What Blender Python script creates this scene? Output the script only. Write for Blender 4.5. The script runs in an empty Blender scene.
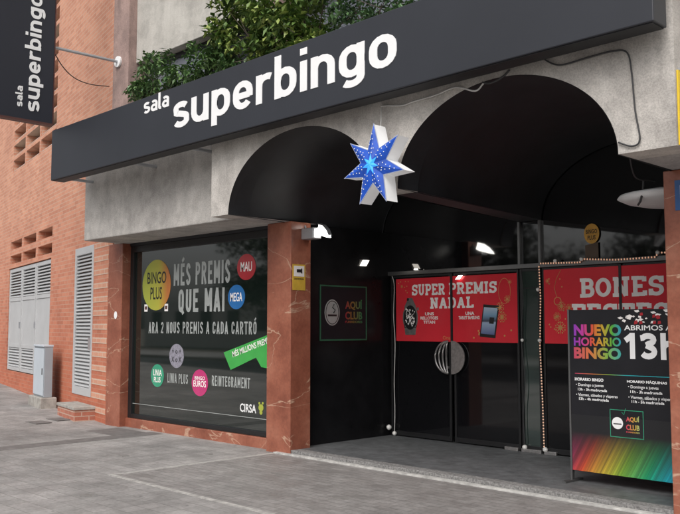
import bpy, math, random
from mathutils import Vector, Matrix
random.seed(7)
S = bpy.context.scene
C = S.collection
PI = math.pi
W = bpy.data.worlds.new("World"); S.world = W; W.use_nodes = True

# ------------------------------------------------------------------ materials
def _new(name):
    m = bpy.data.materials.new(name); m.use_nodes = True
    nt = m.node_tree; b = nt.nodes['Principled BSDF']
    return m, nt, b
def L(nt, a, b): nt.links.new(a, b)
def N(nt, t, **kw):
    n = nt.nodes.new(t)
    for k, v in kw.items():
        if hasattr(n, k): setattr(n, k, v)
        else: n.inputs[k].default_value = v
    return n
def c4(c): return (c[0], c[1], c[2], 1)
def mixc(nt, fac, a, b, mode='MIX'):
    m = nt.nodes.new('ShaderNodeMix'); m.data_type = 'RGBA'; m.blend_type = mode
    for sock, v in ((m.inputs[0], fac), (m.inputs[6], a), (m.inputs[7], b)):
        if hasattr(v, 'links') or hasattr(v, 'is_linked'): L(nt, v, sock)
        elif isinstance(v, (int, float)): sock.default_value = v
        else: sock.default_value = c4(v)
    return m.outputs[2]
def ramp(nt, fac, stops):
    r = nt.nodes.new('ShaderNodeValToRGB'); L(nt, fac, r.inputs[0])
    e = r.color_ramp.elements
    while len(e) < len(stops): e.new(0.5)
    for i, (p, c) in enumerate(stops):
        e[i].position = p; e[i].color = c4(c) if not isinstance(c, (int, float)) else (c, c, c, 1)
    return r.outputs[0]
def noise(nt, vec, scale, detail=4, rough=.6):
    n = N(nt, 'ShaderNodeTexNoise'); n.inputs['Scale'].default_value = scale
    n.inputs['Detail'].default_value = detail; n.inputs['Roughness'].default_value = rough
    L(nt, vec, n.inputs['Vector']); return n.outputs[0]
def objvec(nt, scale=None):
    t = N(nt, 'ShaderNodeTexCoord'); v = t.outputs['Object']
    if scale:
        mp = N(nt, 'ShaderNodeMapping'); mp.inputs['Scale'].default_value = scale; L(nt, v, mp.inputs[0]); v = mp.outputs[0]
    return v
def bump(nt, b, h, s=.3, d=.01):
    n = N(nt, 'ShaderNodeBump'); n.inputs['Strength'].default_value = s; n.inputs['Distance'].default_value = d
    L(nt, h, n.inputs['Height']); L(nt, n.outputs[0], b.inputs['Normal'])
def plain(name, col, rough=.6, metal=0, var=.15, scale=6, ior=None, bmp=0, emit=None, es=0):
    m, nt, b = _new(name)
    v = objvec(nt)
    n = noise(nt, v, scale)
    lo = tuple(x*(1-var) for x in col); hi = tuple(min(1, x*(1+var)) for x in col)
    L(nt, ramp(nt, n, [(.3, lo), (.7, hi)]), b.inputs['Base Color'])
    b.inputs['Roughness'].default_value = rough; b.inputs['Metallic'].default_value = metal
    if ior: b.inputs['IOR'].default_value = ior
    if bmp: bump(nt, b, noise(nt, v, scale*8), bmp, .005)
    if emit:
        b.inputs['Emission Color'].default_value = c4(emit); b.inputs['Emission Strength'].default_value = es
    return m
def concrete(name, base, dark, scale=1.5, bs=.35, grain=70, streak=.5):
    m, nt, b = _new(name); v = objvec(nt)
    vs = objvec(nt, (1, 1, .22))
    n1 = noise(nt, v, scale, 6, .65); n2 = noise(nt, v, grain, 3, .7); n3 = noise(nt, vs, scale*2.5, 5, .7)
    col = mixc(nt, ramp(nt, n1, [(.40, 0.0), (.60, 1.0)]), dark, base)
    col = mixc(nt, streak, col, mixc(nt, ramp(nt, n3, [(.42, 0.), (.62, 1.)]), tuple(x*.66 for x in dark), base))
    col = mixc(nt, .36, col, ramp(nt, n2, [(.35, .35), (.6, .75)]), 'OVERLAY')
    n5 = noise(nt, v, 4.5, 6, .7); col = mixc(nt, .4, col, ramp(nt, n5, [(.36, .28), (.56, .56)]), 'OVERLAY')
    L(nt, col, b.inputs['Base Color']); b.inputs['Roughness'].default_value = .88
    bump(nt, b, n2, bs, .01)
    return m
def bricks(name, c1, c2, mortar, bw=.24, bh=.075, ms=.009, swap=False, rough=.85, foot=None):
    m, nt, b = _new(name)
    t = N(nt, 'ShaderNodeTexCoord'); s = N(nt, 'ShaderNodeSeparateXYZ'); L(nt, t.outputs['Object'], s.inputs[0])
    a = N(nt, 'ShaderNodeMath', operation='ADD'); L(nt, s.outputs[0], a.inputs[0]); L(nt, s.outputs[1], a.inputs[1])
    c = N(nt, 'ShaderNodeCombineXYZ'); L(nt, a.outputs[0], c.inputs[0]); L(nt, s.outputs[2], c.inputs[1])
    br = N(nt, 'ShaderNodeTexBrick'); L(nt, c.outputs[0], br.inputs['Vector'])
    for k, v in (('Scale', 1), ('Mortar Size', ms), ('Mortar Smooth', .2), ('Brick Width', bw), ('Row Height', bh), ('Bias', 0)): br.inputs[k].default_value = v
    br.inputs['Color1'].default_value = c4(c1); br.inputs['Color2'].default_value = c4(c2); br.inputs['Mortar'].default_value = c4(mortar)
    n = noise(nt, t.outputs['Object'], .9, 5); n2 = noise(nt, t.outputs['Object'], 40, 3)
    col = mixc(nt, .55, br.outputs[0], ramp(nt, n, [(.3, .38), (.7, .62)]), 'OVERLAY')
    col = mixc(nt, .3, col, ramp(nt, n2, [(.3, .35), (.7, .65)]), 'OVERLAY')
    if foot:      # redder toward the foot; paler upper wall imitates lens haze painted into the colour
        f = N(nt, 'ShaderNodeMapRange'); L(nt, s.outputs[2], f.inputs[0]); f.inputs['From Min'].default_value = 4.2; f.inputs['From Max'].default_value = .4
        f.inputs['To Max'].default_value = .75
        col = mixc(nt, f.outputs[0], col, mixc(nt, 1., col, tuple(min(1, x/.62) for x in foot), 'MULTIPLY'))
    L(nt, col, b.inputs['Base Color']); b.inputs['Roughness'].default_value = rough
    bump(nt, b, br.outputs['Fac'], -.5, .006)
    return m
def paving(name, c1, c2, mortar, bw, bh, ms, off=.5, var=.5, dirt=(.25, .75), rot=0, rough=.75):
    m, nt, b = _new(name)
    v = objvec(nt)
    if rot:
        mp = N(nt, 'ShaderNodeMapping'); mp.inputs['Rotation'].default_value = (0, 0, rot); L(nt, v, mp.inputs[0]); vv = mp.outputs[0]
    else: vv = v
    br = N(nt, 'ShaderNodeTexBrick'); L(nt, vv, br.inputs['Vector']); br.offset = off
    for k, x in (('Scale', 1), ('Mortar Size', ms), ('Mortar Smooth', .3), ('Brick Width', bw), ('Row Height', bh), ('Bias', 0)): br.inputs[k].default_value = x
    br.inputs['Color1'].default_value = c4(c1); br.inputs['Color2'].default_value = c4(c2); br.inputs['Mortar'].default_value = c4(mortar)
    n = noise(nt, v, .8, 7, .7); n2 = noise(nt, v, 25, 4, .7); n3 = noise(nt, v, 4, 5, .6); n6 = noise(nt, v, .22, 4, .6)
    col = mixc(nt, var, br.outputs[0], ramp(nt, n, [(dirt[0], .33), (dirt[1], .64)]), 'OVERLAY')
    col = mixc(nt, .45, col, ramp(nt, n2, [(.3, .3), (.7, .7)]), 'OVERLAY')
    col = mixc(nt, .4, col, ramp(nt, n3, [(.35, .36), (.62, .58)]), 'OVERLAY')
    col = mixc(nt, .5, col, ramp(nt, n6, [(.38, .36), (.6, .6)]), 'OVERLAY')
    # gum spots
    vo = N(nt, 'ShaderNodeTexVoronoi'); vo.inputs['Scale'].default_value = 3.1; L(nt, v, vo.inputs['Vector'])
    col = mixc(nt, ramp(nt, vo.outputs['Distance'], [(.045, .55), (.07, 0.)]), col, (.05, .05, .05))
    L(nt, col, b.inputs['Base Color'])
    L(nt, ramp(nt, n3, [(.3, rough-.15), (.7, rough+.15)]), b.inputs['Roughness'])
    bump(nt, b, mixc(nt, .3, br.outputs['Fac'], n2), -.35, .006)
    return m
def marble(name):
    m, nt, b = _new(name); v = objvec(nt)
    n = noise(nt, v, 2.2, 8, .65); n2 = noise(nt, v, 30, 4, .7)
    col = ramp(nt, n, [(.25, (.17, .05, .030)), (.5, (.28, .095, .058)), (.75, (.38, .155, .10))])
    mp = N(nt, 'ShaderNodeMapping'); mp.inputs['Scale'].default_value = (1, 1, 2.2); L(nt, v, mp.inputs[0])
    mus = N(nt, 'ShaderNodeTexNoise'); mus.inputs['Scale'].default_value = 1.0; mus.inputs['Detail'].default_value = 6; mus.inputs['Distortion'].default_value = .8
    L(nt, mp.outputs[0], mus.inputs['Vector'])
    vein = ramp(nt, mus.outputs[0], [(.535, 0.), (.543, .75), (.552, 0.)])
    col = mixc(nt, vein, col, (.55, .38, .27))
    col = mixc(nt, .35, col, ramp(nt, n2, [(.3, .3), (.7, .7)]), 'OVERLAY')
    L(nt, col, b.inputs['Base Color']); b.inputs['Roughness'].default_value = .33
    return m
def leafmat(name, a, b2, c=None):
    m, nt, b = _new(name)
    g = N(nt, 'ShaderNodeNewGeometry')
    st = [(0, a), (1, b2)] if not c else [(0, a), (.6, b2), (1, c)]
    L(nt, ramp(nt, g.outputs['Random Per Island'], st), b.inputs['Base Color'])
    b.inputs['Roughness'].default_value = .45
    return m
def gradient_print(name):   # printed rainbow light beams fading upwards to black
    m, nt, b = _new(name)
    t = N(nt, 'ShaderNodeTexCoord'); s = N(nt, 'ShaderNodeSeparateXYZ'); L(nt, t.outputs['Object'], s.inputs[0])
    # shear so streaks lean right
    k = N(nt, 'ShaderNodeMath', operation='MULTIPLY_ADD'); L(nt, s.outputs[2], k.inputs[0]); k.inputs[1].default_value = -.55; L(nt, s.outputs[0], k.inputs[2])
    u = N(nt, 'ShaderNodeMapRange'); L(nt, k.outputs[0], u.inputs[0])
    u.inputs['From Min'].default_value = -.62; u.inputs['From Max'].default_value = .55
    rb = ramp(nt, u.outputs[0], [(0, (.35, .03, .1)), (.15, (.6, .07, .03)), (.33, (.62, .42, .04)), (.5, (.2, .42, .04)), (.7, (.01, .38, .15)), (.88, (.01, .4, .5)), (1, (.01, .2, .55))])
    cx = N(nt, 'ShaderNodeCombineXYZ'); L(nt, k.outputs[0], cx.inputs[0])
    st = noise(nt, cx.outputs[0], 22, 3, .8)
    v = N(nt, 'ShaderNodeMapRange'); L(nt, s.outputs[2], v.inputs[0]); v.inputs['From Min'].default_value = .0; v.inputs['From Max'].default_value = .37
    v.inputs['To Min'].default_value = 1.15; v.inputs['To Max'].default_value = 0
    mu = N(nt, 'ShaderNodeMath', operation='MULTIPLY'); L(nt, v.outputs[0], mu.inputs[0]); L(nt, ramp(nt, st, [(.35, .25), (.65, 1.)]), mu.inputs[1])
    L(nt, mixc(nt, mu.outputs[0], (.012, .012, .014), rb), b.inputs['Base Color'])
    b.inputs['Roughness'].default_value = .4
    return m
def ramp_print(name, stops, x0, x1, rough=.4, axis=0):
    m, nt, b = _new(name)
    t = N(nt, 'ShaderNodeTexCoord'); s = N(nt, 'ShaderNodeSeparateXYZ'); L(nt, t.outputs['Object'], s.inputs[0])
    u = N(nt, 'ShaderNodeMapRange'); L(nt, s.outputs[axis], u.inputs[0]); u.inputs['From Min'].default_value = x0; u.inputs['From Max'].default_value = x1
    L(nt, ramp(nt, u.outputs[0], stops), b.inputs['Base Color']); b.inputs['Roughness'].default_value = rough
    return m

M = {}
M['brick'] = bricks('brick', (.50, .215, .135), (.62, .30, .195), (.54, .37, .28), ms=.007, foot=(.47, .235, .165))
M['brick_red'] = bricks('brick_red', (.38, .13, .085), (.45, .17, .11), (.46, .33, .26))
M['brick_pale'] = bricks('brick_pale', (.55, .26, .17), (.60, .30, .20), (.55, .42, .33))
M['conc'] = concrete('rough_concrete', (.53, .50, .465), (.37, .345, .32), 1.5, .35, 70, .22)
M['conc2'] = concrete('beam_concrete', (.49, .465, .435), (.36, .34, .32), 1.2, .3, 60, .3)
M['cream'] = concrete('cream_render', (.50, .48, .44), (.43, .41, .375), 1.0, .25, 90, .3)
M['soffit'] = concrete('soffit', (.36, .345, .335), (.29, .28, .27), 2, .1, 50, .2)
M['pinkstone'] = concrete('pink_stone', (.36, .25, .22), (.27, .19, .17), 3, .2, 80, .3)
M['marble'] = marble('red_marble')
M['plinth'] = marble('plinth_marble')
M['black'] = plain('black_paint', (.015, .016, .019), .55, 0, .3, 3)
M['blackgloss'] = plain('black_polished', (.010, .010, .011), .25, 0, .3, 3, 1.28)
M['blackmat'] = plain('black_frame', (.012, .012, .013), .4)
M['sign'] = plain('sign_panel', (.021, .023, .030), .45, 0, .12, .7)
M['signdark'] = plain('sign_underside', (.02, .02, .022), .6)
M['bladesign'] = plain('blade_panel', (.017, .019, .029), .5, 0, .06, .7)
M['signedge'] = plain('sign_red_edge', (.09, .035, .03), .5)
M['white'] = plain('white_letter', (.82, .82, .82), .45, 0, .03)
M['greywhite'] = plain('faded_white_print', (.36, .38, .37), .12, 0, .1, 6, 1.7)
M['metal'] = plain('grey_metal', (.42, .43, .45), .4, .5, .08)
M['alu'] = plain('aluminium', (.20, .20, .20), .35, .8, .1)
M['steel'] = plain('brushed_steel', (.5, .48, .47), .38, .9, .2, 30)
M['louvre'] = plain('pale_grey_paint', (.47, .475, .48), .5, 0, .06, 2)
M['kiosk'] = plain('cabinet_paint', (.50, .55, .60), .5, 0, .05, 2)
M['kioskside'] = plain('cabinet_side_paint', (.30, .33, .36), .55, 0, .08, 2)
M['shopglass'] = plain('shop_glass', (.007, .012, .010), .035, 0, .1, 2, 2.2)
M['doorglass'] = plain('door_glass', (.006, .006, .007), .05, 0, .1, 2, 1.45)
M['fanglass'] = plain('fanlight_glass', (.006, .006, .007), .04, 0, .1, 2, 1.9)
M['sideglass'] = plain('side_glass', (.025, .04, .035), .05, 0, .3, 2, 2.1)
M['upglass'] = plain('upper_window_glass', (.16, .17, .2), .1, 0, .1, 2, 1.5)
M['upglassdark'] = plain('upper_window_dark_glass', (.02, .022, .025), .08, 0, .1, 2, 1.5)
M['stepfloor'] = plain('entrance_floor', (.10, .105, .108), .55, 0, .35, 9, None, .3)
M['granite'] = plain('granite_edge', (.19, .185, .18), .8, 0, .55, 45, None, .3)
M['strip'] = plain('pale_kerb_strip', (.42, .41, .39), .8, 0, .3, 12)
M['pave'] = paving('grey_pavement', (.25, .24, .23), (.30, .285, .275), (.20, .19, .18), .2, .2, .006, 0, .8, (.36, .64))
M['paver'] = paving('small_brown_pavers', (.235, .22, .21), (.28, .265, .255), (.19, .18, .172), .2, .1, .007, .5, .6, (.3, .7), 0, .6)
M['darkstrip'] = plain('dark_slab_strip', (.145, .135, .13), .75, 0, .25, 8)
M['stain'] = plain('stain', (.19, .18, .17), .7, 0, .2, 10)
M['lightline'] = plain('light_joint', (.36, .345, .325), .85, 0, .35, 10)
M['asphalt'] = plain('asphalt', (.05, .05, .052), .85, 0, .3, 20, None, .4)
M['kerb'] = plain('kerb_stone', (.3, .29, .28), .8, 0, .2, 10)
M['earth'] = plain('earth', (.12, .10, .08), .9, 0, .3, 2)
M['red'] = plain('red_print', (.68, .035, .05), .12, 0, .06, 2, 1.5)
M['redprint2'] = plain('pale_print', (.86, .82, .80), .45, 0, .08)
M['gold'] = plain('gold_print', (.55, .28, .09), .45, 0, .2)
M['orangeprint'] = plain('orange_print', (.62, .33, .06), .45, 0, .2)
M['boardblack'] = plain('board_black', (.012, .012, .015), .5, 0, .15, 6, 1.35)
M['boardprint'] = gradient_print('rainbow_beams')
RB = [(0, (.2, .04, .45)), (.2, (.5, .04, .3)), (.4, (.65, .08, .03)), (.6, (.55, .35, .03)), (.8, (.08, .4, .04)), (1, (.02, .3, .55))]
M['rainbow'] = ramp_print('rainbow_letters', RB, .0, .52)
RB2 = [(0, (.5, .05, .12)), (.35, (.62, .16, .05)), (.7, (.2, .42, .06)), (1, (.02, .35, .4))]
M['rainbow2'] = ramp_print('rainbow_letters_green', RB2, .0, .52)
M['clubrainbow'] = ramp_print('club_letters', [(0, (.30, .02, .04)), (.5, (.25, .16, .03)), (1, (.04, .2, .08))], .45, .75, .4, 1)
M['clubrainbow_x'] = ramp_print('club_letters_board', [(0, (.6, .05, .1)), (.5, (.6, .4, .05)), (1, (.05, .45, .3))], .52, .68)
M['greenline'] = plain('green_line', (.03, .13, .07), .5)
M['blue'] = plain('blue_star', (.010, .065, .36), .35, 0, .35, 6, None, 0, (.01, .09, .7), .14)
M['bluecore'] = plain('blue_star_core', (.05, .35, .9), .35, 0, .1, 6, None, 0, (.03, .3, 1), .5)
M['starwhite'] = plain('star_white', (.8, .8, .8), .6, 0, .04, 6, None, 0, (1, 1, 1), .12)
M['starpaper'] = plain('star_edge', (.35, .4, .55), .5)
M['bulb'] = plain('warm_bulb', (.8, .6, .45), .4, 0, .05, 6, None, 0, (1, .5, .3), .3)
M['bluebulb'] = plain('star_bulb', (.75, .75, .65), .4, 0, .05, 6, None, 0, (.9, .85, .7), .3)
M['plug'] = plain('white_plastic', (.7, .69, .66), .5)
M['cablew'] = plain('white_cable', (.55, .54, .52), .6)
M['cableb'] = plain('black_cable', (.04, .04, .042), .6)
M['flood'] = plain('lens_or_glint', (.9, .9, .9), .5, 0, 0, 6, None, 0, (1, .97, .9), 11)
M['lampglint'] = plain('lamp_reflection_glow', (.9, .9, .9), .5, 0, 0, 6, None, 0, (1, .93, .82), 3.5)  # glow for the added pieces that imitate mirrored lamps
M['disc'] = plain('white_disc', (.8, .8, .8), .5, 0, .04, 6, None)
M['yellowprint'] = plain('yellow_print', (.62, .40, .05), .5)
M['yelbanner'] = plain('yellow_banner', (.75, .52, .03), .5)
M['bluesign'] = plain('blue_enamel', (.03, .10, .28), .3)
M['d_yellow'] = ramp_print('yellow_sticker', [(0, (.36, .40, .06)), (.62, (.42, .40, .05)), (1, (.5, .17, .04))], -.3, .3)
M['d_red'] = plain('red_sticker', (.42, .035, .045), .09, 0, .06, 6, 1.7)
M['d_blue'] = plain('blue_sticker', (.03, .15, .40), .09, 0, .06, 6, 1.7)
M['d_grey'] = plain('grey_sticker', (.27, .26, .31), .1, 0, .3, 30, 1.7)
M['d_green'] = plain('green_sticker', (.03, .30, .17), .09, 0, .06, 6, 1.7)
M['d_mag'] = plain('magenta_sticker', (.50, .03, .16), .09, 0, .06, 6, 1.7)
M['d_arrow'] = plain('green_banner', (.06, .38, .08), .09, 0, .06, 6, 1.7)
M['leafdark'] = leafmat('dark_leaves', (.03, .075, .03), (.08, .16, .06), (.13, .23, .09))
M['leafmid'] = leafmat('mid_leaves', (.035, .085, .03), (.10, .19, .055), (.17, .27, .09))
M['leafyel'] = leafmat('ficus_leaves', (.035, .08, .02), (.12, .20, .04), (.34, .40, .11))
M['leaftree'] = leafmat('street_tree_leaves', (.015, .03, .012), (.04, .06, .02))
M['bark'] = plain('bark', (.09, .07, .055), .9, 0, .3, 15, None, .5)
M['terracotta'] = plain('terracotta', (.3, .13, .08), .8)
M['paleblock'] = plain('pale_facade', (.45, .44, .42), .8, 0, .08, .3)
M['winblock'] = plain('facade_window', (.03, .035, .04), .15)
M['creamstone'] = plain('step_top', (.34, .32, .29), .85, 0, .3, 8)
M['screen1'] = ramp_print('tablet_screen', [(0, (.07, .09, .25)), (.45, (.35, .45, .6)), (.5, (.05, .05, .08)), (.7, (.2, .35, .5)), (1, (.5, .6, .7))], -.19, .19, .3, 2)

# ------------------------------------------------------------------ geometry helpers
class Fr:
    def __init__(s, O, U, V, Nn): s.O, s.U, s.V, s.N = map(Vector, (O, U, V, Nn))
    def p(s, u, v, d=0): return s.O + s.U*u + s.V*v + s.N*d
def FY(y): return Fr((0, y, 0), (1, 0, 0), (0, 0, 1), (0, -1, 0))      # faces the street
def FX(x): return Fr((x, 0, 0), (0, 1, 0), (0, 0, 1), (1, 0, 0))       # faces +X
class MB:
    def __init__(s): s.v = []; s.f = []
    def add(s, vs, fs):
        k = len(s.v); s.v += [Vector(a) for a in vs]; s.f += [tuple(i+k for i in f) for f in fs]; return s
    def box(s, x0, x1, y0, y1, z0, z1):
        return s.add([(x0,y0,z0),(x1,y0,z0),(x1,y1,z0),(x0,y1,z0),(x0,y0,z1),(x1,y0,z1),(x1,y1,z1),(x0,y1,z1)],
                     [(3,2,1,0),(4,5,6,7),(0,1,5,4),(1,2,6,5),(2,3,7,6),(3,0,4,7)])
    def prism(s, pts, fr, d0, d1):
        a = sum(pts[i][0]*pts[(i+1) % len(pts)][1]-pts[(i+1) % len(pts)][0]*pts[i][1] for i in range(len(pts)))
        if a < 0: pts = pts[::-1]
        n = len(pts)
        vs = [fr.p(u, v, d1) for u, v in pts]+[fr.p(u, v, d0) for u, v in pts]
        return s.add(vs, [tuple(range(n)), tuple(range(2*n-1, n-1, -1))]+[(i+n, (i+1) % n+n, (i+1) % n, i) for i in range(n)])
    def rect(s, fr, u0, u1, v0, v1, d0, d1): return s.prism([(u0, v0), (u1, v0), (u1, v1), (u0, v1)], fr, d0, d1)
    def ell(s, fr, u, v, a, b, d0, d1, n=36): return s.prism([(u+a*math.cos(2*PI*i/n), v+b*math.sin(2*PI*i/n)) for i in range(n)], fr, d0, d1)
    def ring(s, fr, u, v, a, b, t, d0, d1, n=36):
        for i in range(n):
            q = [2*PI*i/n, 2*PI*(i+1)/n]
            s.prism([(u+a*math.cos(q[0]), v+b*math.sin(q[0])), (u+a*math.cos(q[1]), v+b*math.sin(q[1])), (u+(a-t)*math.cos(q[1]), v+(b-t)*math.sin(q[1])), (u+(a-t)*math.cos(q[0]), v+(b-t)*math.sin(q[0]))], fr, d0, d1)
        return s
    def tube(s, pts, r, n=8, r1=None):
        pts = [Vector(p) for p in pts]; k = len(s.v); m = len(pts)
        up0 = Vector((.31, .17, .93))
        for i, p in enumerate(pts):
            d = (pts[min(i+1, m-1)]-pts[max(i-1, 0)]).normalized()
            a = d.cross(up0)
            if a.length < .05: a = d.cross(Vector((1, 0, 0)))
            a.normalize(); b = d.cross(a)
            rr = r if r1 is None else r+(r1-r)*i/(m-1)
            s.v += [p+a*rr*math.cos(2*PI*j/n)+b*rr*math.sin(2*PI*j/n) for j in range(n)]
        for i in range(m-1):
            for j in range(n):
                s.f.append((k+i*n+j, k+i*n+(j+1) % n, k+(i+1)*n+(j+1) % n, k+(i+1)*n+j))
        s.f.append(tuple(k+j for j in range(n))[::-1]); s.f.append(tuple(k+(m-1)*n+j for j in range(n)))
        return s
    def lathe(s, c, prof, n=24):
        k = len(s.v); c = Vector(c)
        for r, z in prof: s.v += [c+Vector((r*math.cos(2*PI*j/n), r*math.sin(2*PI*j/n), z)) for j in range(n)]
        for i in range(len(prof)-1):
            for j in range(n): s.f.append((k+i*n+j, k+i*n+(j+1) % n, k+(i+1)*n+(j+1) % n, k+(i+1)*n+j))
        s.f.append(tuple(k+j for j in range(n))[::-1]); s.f.append(tuple(k+(len(prof)-1)*n+j for j in range(n)))
        return s
    def build(s, name, mat, parent=None, bevel=0, smooth=False, origin=None, local=False):
        """origin: object origin in world; local: verts are already in the parent's frame"""
        me = bpy.data.meshes.new(name)
        if local: off = Vector((0, 0, 0)); vs = s.v; loc = Vector(origin or (0, 0, 0)); vs = [v-loc for v in vs]
        else:
            o = Vector(origin) if origin is not None else Vector((0, 0, 0))
            vs = [v-o for v in s.v]; loc = o-(wloc(parent) if parent else Vector((0, 0, 0)))
        me.from_pydata([tuple(v) for v in vs], [], s.f); me.update()
        if smooth: me.polygons.foreach_set('use_smooth', [True]*len(me.polygons))
        if isinstance(mat, str): mat = M[mat]
        me.materials.append(mat)
        ob = bpy.data.objects.new(name, me); C.objects.link(ob); ob.location = loc
        if parent: ob.parent = parent
        if bevel:
            b = ob.modifiers.new('bevel', 'BEVEL'); b.width = bevel; b.segments = 2; b.limit_method = 'ANGLE'; b.angle_limit = math.radians(50)
        return ob
def wloc(o):
    v = Vector(o.location)
    while o.parent: o = o.parent; v = v+Vector(o.location)
    return v
def tag(o, label=None, cat=None, group=None, kind=None):
    if label: o['label'] = label
    if cat: o['category'] = cat
    if group: o['group'] = group
    if kind: o['kind'] = kind
    return o
def thing(name, label, cat, loc=(0, 0, 0), rz=0, group=None):
    o = bpy.data.objects.new(name, None); C.objects.link(o); o.location = loc; o.rotation_euler = (0, 0, rz)
    o.empty_display_size = .1
    return tag(o, label, cat, group)
def text(s, fr, u0, u1, v0, v1, d=.0, th=.0015, bold=.012, into=None, slant=0):
    cu = bpy.data.curves.new('t', 'FONT'); cu.body = s; cu.offset = bold; cu.resolution_u = 3; cu.align_x = 'CENTER'; cu.space_line = .85
    cu.shear = slant
    ob = bpy.data.objects.new('t', cu); C.objects.link(ob)
    dg = bpy.context.evaluated_depsgraph_get(); dg.update()
    me = bpy.data.meshes.new_from_object(ob.evaluated_get(dg))
    xs = [v.co.x for v in me.vertices]; ys = [v.co.y for v in me.vertices]
    a, b, c, e = min(xs), max(xs), min(ys), max(ys)
    mb = into or MB(); n = len(me.vertices)
    P = [(u0+(v.co.x-a)/(b-a)*(u1-u0), v0+(v.co.y-c)/(e-c)*(v1-v0)) for v in me.vertices]
    # front faces + rim
    fs = [tuple(p.vertices) for p in me.polygons]
    edge = {}
    for f in fs:
        for i in range(len(f)):
            edge[(f[i], f[(i+1) % len(f)])] = 1
    rim = [e2 for e2 in edge if (e2[1], e2[0]) not in edge]
    vs = [fr.p(u, v, d+th) for u, v in P]+[fr.p(u, v, d) for u, v in P]
    mb.add(vs, fs+[(b2, a2, a2+n, b2+n) for a2, b2 in rim])
    bpy.data.objects.remove(ob); bpy.data.curves.remove(cu); bpy.data.meshes.remove(me)
    return mb
# stroke lettering in the rounded technical style of the signs
def arc(cx, cy, rx, ry, a0, a1, n=8):
    return [(cx+rx*math.cos(math.radians(a0+(a1-a0)*i/n)), cy+ry*math.sin(math.radians(a0+(a1-a0)*i/n))) for i in range(n+1)]
T_ = .222; h_ = T_/2; WD = .74
l_, r_ = h_, WD-h_; cx_ = WD/2; rx_ = (r_-l_)/2; ry_ = .29
bowl = arc(cx_, 1-h_-ry_, rx_, ry_, 0, 180)+arc(cx_, h_+ry_, rx_, ry_, 180, 360)
GL = {
 'o': ([(bowl, True)], WD), 'p': ([([(l_, -.30), (l_, 1)], False), (bowl, True)], WD),
 'b': ([([(l_, 0), (l_, 1.45)], False), (bowl, True)], WD),
 'n': ([([(l_, 0), (l_, 1)], False), ([(l_, .6)]+arc(cx_, 1-h_-ry_, rx_, ry_, 180, 0)[1:]+[(r_, 0)], False)], WD),
 'u': ([([(r_, 1), (r_, 0)], False), ([(l_, 1)]+arc(cx_, h_+ry_, rx_, ry_, 180, 360)[:-1]+[(r_, .4)], False)], WD),
 'r': ([([(l_, 0), (l_, 1)], False), ([(l_, .55)]+arc(cx_+.03, 1-h_-ry_, rx_+.03, ry_, 180, 62)[1:], False)], .54),
 'i': ([([(l_, 0), (l_, 1)], False), ([(l_, 1.2), (l_, 1.42)], False)], T_),
 'l': ([([(l_, 1.45), (l_, .2)]+arc(l_+.14, .2, .14, .2-h_, 180, 270, 4)[1:]+[(l_+.2, h_)], False)], .30),
 's': ([(arc(cx_, .75-.0, rx_-.02, .25-h_, 25, 180, 7)+arc(cx_, .62, rx_-.02, .08, 180, 250, 3)[1:]+arc(cx_, .37, rx_-.02, .13, 70, 0, 4)+arc(cx_, .28, rx_, .28-h_, 0, -155, 8)[1:], False)], .70),
 'e': ([([(l_+.02, .48), (r_, .48)], False), ([(r_, .40)]+arc(cx_, 1-h_-ry_, rx_, ry_, 0, 180)+arc(cx_, h_+ry_, rx_, ry_, 180, 325), False)], WD),
 'g': ([(bowl, True), ([(r_, 1), (r_, -.02)]+arc(cx_, -.02, rx_, .19, 0, -140, 7)[1:], False)], WD),
 'a': ([([(r_, 0), (r_, .62)]+arc(cx_, .66, rx_, .34-h_, 0, 140, 7), False), (arc(cx_+.0, .33, rx_, .33-h_, 0, 360, 16)[:-1], True)], .72),
}
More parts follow.
